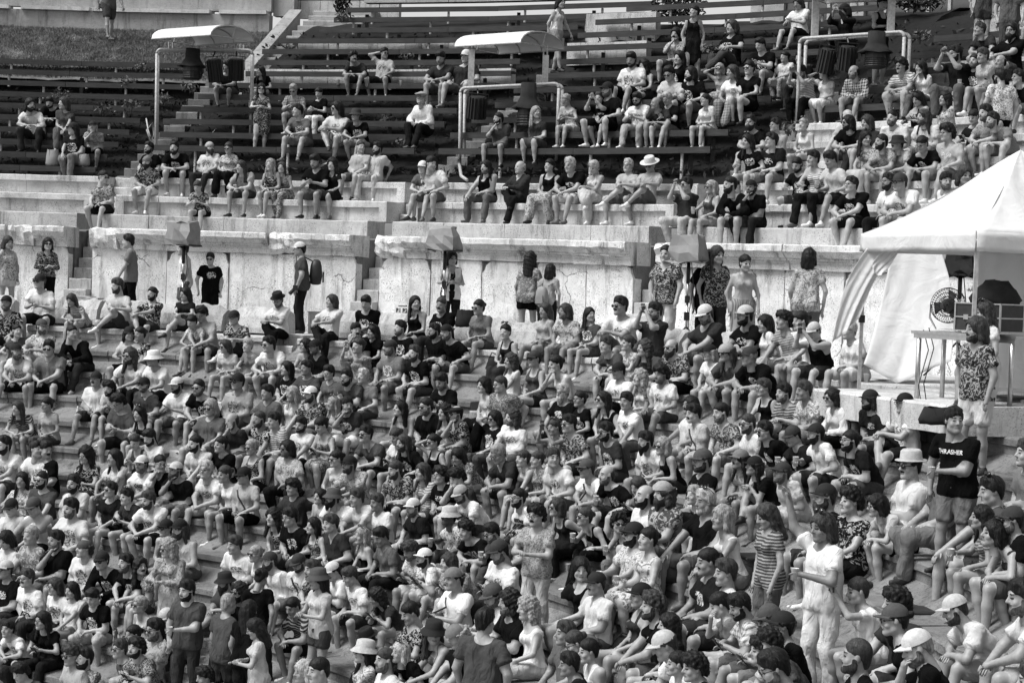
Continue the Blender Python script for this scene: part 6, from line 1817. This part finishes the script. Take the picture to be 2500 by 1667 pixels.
# backpack of the man walking along the wall, shoulder bag, vest
mw, R = at_person('F440,762')
def backpack(mw, label, mat, sc=1.0, z=1.18):
    W = lambda p: np.array(mw @ Vector(p)); t = empty('backpack', W((0, -.24, z))); tag(t, label, 'backpack')
    m = MB(); n = 14; V = []
    for zz, w_, dp in ((-.25, .10, .05), (-.23, .15, .10), (-.08, .165, .125), (.10, .15, .11), (.20, .11, .08), (.23, .05, .04)):
        for k in range(n): a = 2*math.pi*k/n; V.append(W((sc*w_*np.sign(math.cos(a))*abs(math.cos(a))**.6, -.25+sc*dp*np.sign(math.sin(a))*abs(math.sin(a))**.7, z+sc*zz)))
    m.add(V, [(i*n+k, i*n+(k+1) % n, (i+1)*n+(k+1) % n, (i+1)*n+k) for i in range(5) for k in range(n)]+[tuple(range(n)), tuple(5*n+k for k in range(n))]); m.build('pack', mat, t, smooth=True)
    m = MB(); V = [W((sc*x, -.25-sc*.125-sc*.03*q, z+sc*zz)) for q in (0, 1) for x, zz in ((-.11, -.20), (.11, -.20), (.10, .0), (-.10, .0))]; m.add(V, [(0, 1, 2, 3), (4, 5, 6, 7), (0, 1, 5, 4), (1, 2, 6, 5), (2, 3, 7, 6), (3, 0, 4, 7)]); m.build('front_pocket', mat, t)
    for q in (-1, 1): MB().tube([W((q*.10, -.17, z+.2)), W((q*.12, -.02, z+.27)), W((q*.13, .12, z+.15)), W((q*.12, .10, z-.05)), W((q*.13, -.15, z-.2))], .014, 6).build('strap', mat, t)
backpack(mw, 'black backpack worn by the man in pale cap by the wall', 'black')
mw, R = at_person('G365,955'); backpack(mw, 'small pale drawstring backpack on the woman walking away', 'greyfab', .8, 1.08)
mw, R = at_person('F440,762'); c, d, nn = R['hands'][-1]; P = np.array(c)+V3(0, 0, .10)
ca = empty('camera', P); tag(ca, 'black camera with long lens held by the man with backpack', 'camera'); MB().box(P, (.09, .14, .10)).build('camera_body', 'black', ca); MB().lathe([(.035, 0), (.038, .16), (.03, .17)], P, 12, R=np.array(Matrix.Rotation(-2.4, 3, 'Y'))).build('lens', 'black', ca)
mw, R = at_person('F1757,842')   # safety vest over the dark top
def vest():
    V, Q = R['V'], R['Q']; p0, ax, fwd = R['tor']; r_ = V-p0; t = np.stack([r_[:, 0], r_@fwd, r_@ax], 1); C = t[Q].mean(1); up = .5
    keep = (C[:, 2] > -.12) & (C[:, 2] < .47) & (np.abs(C[:, 0]) > .045) & (np.abs(C[:, 0]) < .17) & (np.abs(C[:, 1]) < .16)
    q = Q[keep]; ids, inv = np.unique(q.ravel(), return_inverse=True); nv = np.zeros_like(V); fn = np.cross(V[Q[:, 2]]-V[Q[:, 0]], V[Q[:, 3]]-V[Q[:, 1]])
    for i in range(4): np.add.at(nv, Q[:, i], fn)
    nv /= np.linalg.norm(nv, axis=1)[:, None]+1e-9; me = np_mesh('safety_vest', (V+nv*.016)[ids], inv.reshape(-1, 4)); o = link('safety_vest', me, R['o'], ['paper']); return o
vest()
mw, R = at_person('F1757,842'); W = lambda p: np.array(mw @ Vector(p)); o = MB().tube([W((-.12, .02, 1.42)), W((-.02, .17, 1.25)), W((.10, .17, 1.05)), W((.16, .10, .95))], .012, 5).build('strap', 'black'); o.parent = R['o']; o.matrix_parent_inverse = R['o'].matrix_world.inverted()
# straps across chests
for key, sd in (('E350,1050', 1), ('F690,1225', 1), ('I2172,1245', 1), ('K690,1180', 1), ('I1055,595', -1), ('J125,78', 1), ('K1660,695', 1), ('N1520,455', -1), ('N390,495', 1), ('N1785,645', 1), ('O2168,0', 1)):
    if key not in BYK or 'o' not in BYK[key]: continue
    R = BYK[key]; p0, ax, fwd = R['tor']; bv = BVHTree.FromPolygons([tuple(v) for v in R['V']], [tuple(q) for q in R['Q']]); pts = []
    for f in np.linspace(0, 1, 9):
        o_ = p0+ax*(.44-.38*f)+np.array([sd*(.11-.24*f), 0, 0]); h = bv.ray_cast(Vector(o_+fwd*.6), Vector(-fwd))
        if h[0] is not None: pts.append(np.array(R['mw'] @ (h[0]+h[1]*.006)))
    if len(pts) > 3:
        o = MB().tube(pts, .014, 5).build('strap', 'black' if key != 'I1055,595' else 'paper', smooth=True); o.parent = R['o']; o.matrix_parent_inverse = R['o'].matrix_world.inverted()
# overalls of the two friends in white T-shirts
# lettering on shirts, laid on the cloth
def shirt_text(key, lines, size, z, mat, bold=.002):
    R = BYK.get(key)
    if R is None or 'o' not in R: return
    p0, ax, fwd = R['tor']; bv = BVHTree.FromPolygons([tuple(v) for v in R['V']], [tuple(q) for q in R['Q']])
    for i, tx in enumerate(lines):
        q = flat_text(tx, size, V3(0, 0, 0), V3(1, 0, 0), V3(0, 1, 0), 'lettering', mat, None, bold); me = q.data
        for v in me.vertices:
            o_ = p0+ax*(z-i*size*1.05+v.co.y)+np.array([-v.co.x, 0, 0]); h = bv.ray_cast(Vector(o_+fwd*.6), Vector(-fwd))
            v.co = (h[0]+h[1]*(.005+.003*(v.co.z > 0))) if h[0] is not None else Vector(o_+fwd*.13)
        q.parent = R['o']; q.matrix_parent_inverse = Matrix(); q.matrix_basis = Matrix()
shirt_text('I1872,640', ['CROPP'], .085, .27, 'ink'); shirt_text('I1262,1140', ['OSEES'], .085, .33, 'ink'); shirt_text('L1745,760', ['THRASHER'], .062, .36, 'paper', .001)
shirt_text('K95,1445', ['GEORGE', 'WREN'], .07, .34, 'ink', .004); shirt_text('C2255,400', ['LACOSTE'], .06, .33, 'paper')
# bags on benches
def tote(px, py, r, label, w_=.30, h=.36, mat='greyfab'):
    P = at(px, py, r); t = empty('tote_bag', P); tag(t, label, 'bag', 'bags on the benches'); m = MB(); V = []; n = 12
    for z, sx_, sy_ in ((0, .5, .09), (.05, .55, .11), (h*.6, .5, .09), (h, .42, .05)):
        for k in range(n): a = 2*math.pi*k/n; V.append(P+V3(w_*sx_*math.cos(a)*(1+.06*math.sin(3*a+z*9)), sy_*math.sin(a)*1.3, z+.012*math.sin(4*a)))
    m.add(V, [(i*n+k, i*n+(k+1) % n, (i+1)*n+(k+1) % n, (i+1)*n+k) for i in range(3) for k in range(n)]+[tuple(range(n))]); m.build('bag_body', mat, t, smooth=True)
    MB().tube([P+V3(-.07, -.06, h*.95), P+V3(-.05, -.1, h*.6), P+V3(.05, -.1, h*.6), P+V3(.07, -.06, h*.95)], .01, 5).build('handle', mat, t)
tote(128, 405, 28.1, 'grey tote bag with rolled paper beside the seated woman in cap'); tote(204, 405, 28.1, 'slouched grey bag between the two people in caps', .26, .26)
tote(1135, 798, 22.6, 'black rucksack beside the woman in grey top with sunglasses', .34, .30, 'blackfab'); tote(2120, 900, 22.7, 'black bag behind the man in white shorts by the tent pole', .4, .22, 'blackfab'); tote(2290, 1035, 20.8, 'black bag lying on the cushion behind the white T-shirt man', .45, .2, 'blackfab')

for px, py, lab, w_, h in ((1405, 1476, 'black bag lying beside the young woman in black tank top', .4, .2), (1640, 1448, 'black bag under the woman in the bold patterned dress', .36, .25), (1487, 945, 'black bag between knees of the seated man in cap', .28, .26), (1204, 905, 'dark patterned bag beside the aisle steps', .3, .3), (1525, 1590, 'black bag on the lap level by the man with messy hair', .34, .2), (60, 1560, 'dark bag at the bottom left corner', .3, .25)):
    P = on_tread(px, py); q0_ = pix(P)
    t = empty('shoulder_bag', P); tag(t, lab, 'bag', 'bags among the crowd'); m = MB(); V = []; n = 12
    for z, sx_, sy_ in ((0, .48, .3), (.06, .5, .34), (h*.6, .42, .28), (h, .25, .10)):
        for k in range(n): a = 2*math.pi*k/n; V.append(P+V3(w_*sx_*math.cos(a)*(1+.07*math.sin(3*a+z*9)), w_*sy_*math.sin(a), z+.015*math.sin(4*a+z*30)))
    m.add(V, [(i*n+k, i*n+(k+1) % n, (i+1)*n+(k+1) % n, (i+1)*n+k) for i in range(3) for k in range(n)]+[tuple(range(n)), tuple(3*n+k for k in range(n))]); m.build('bag_body', 'blackfab', t, smooth=True)
    MB().tube([P+V3(-w_*.3, 0, h*.8), P+V3(-w_*.1, -.05, h*1.25), P+V3(w_*.2, -.05, h*1.1), P+V3(w_*.35, 0, h*.6)], .01, 5).build('strap', 'blackfab', t)
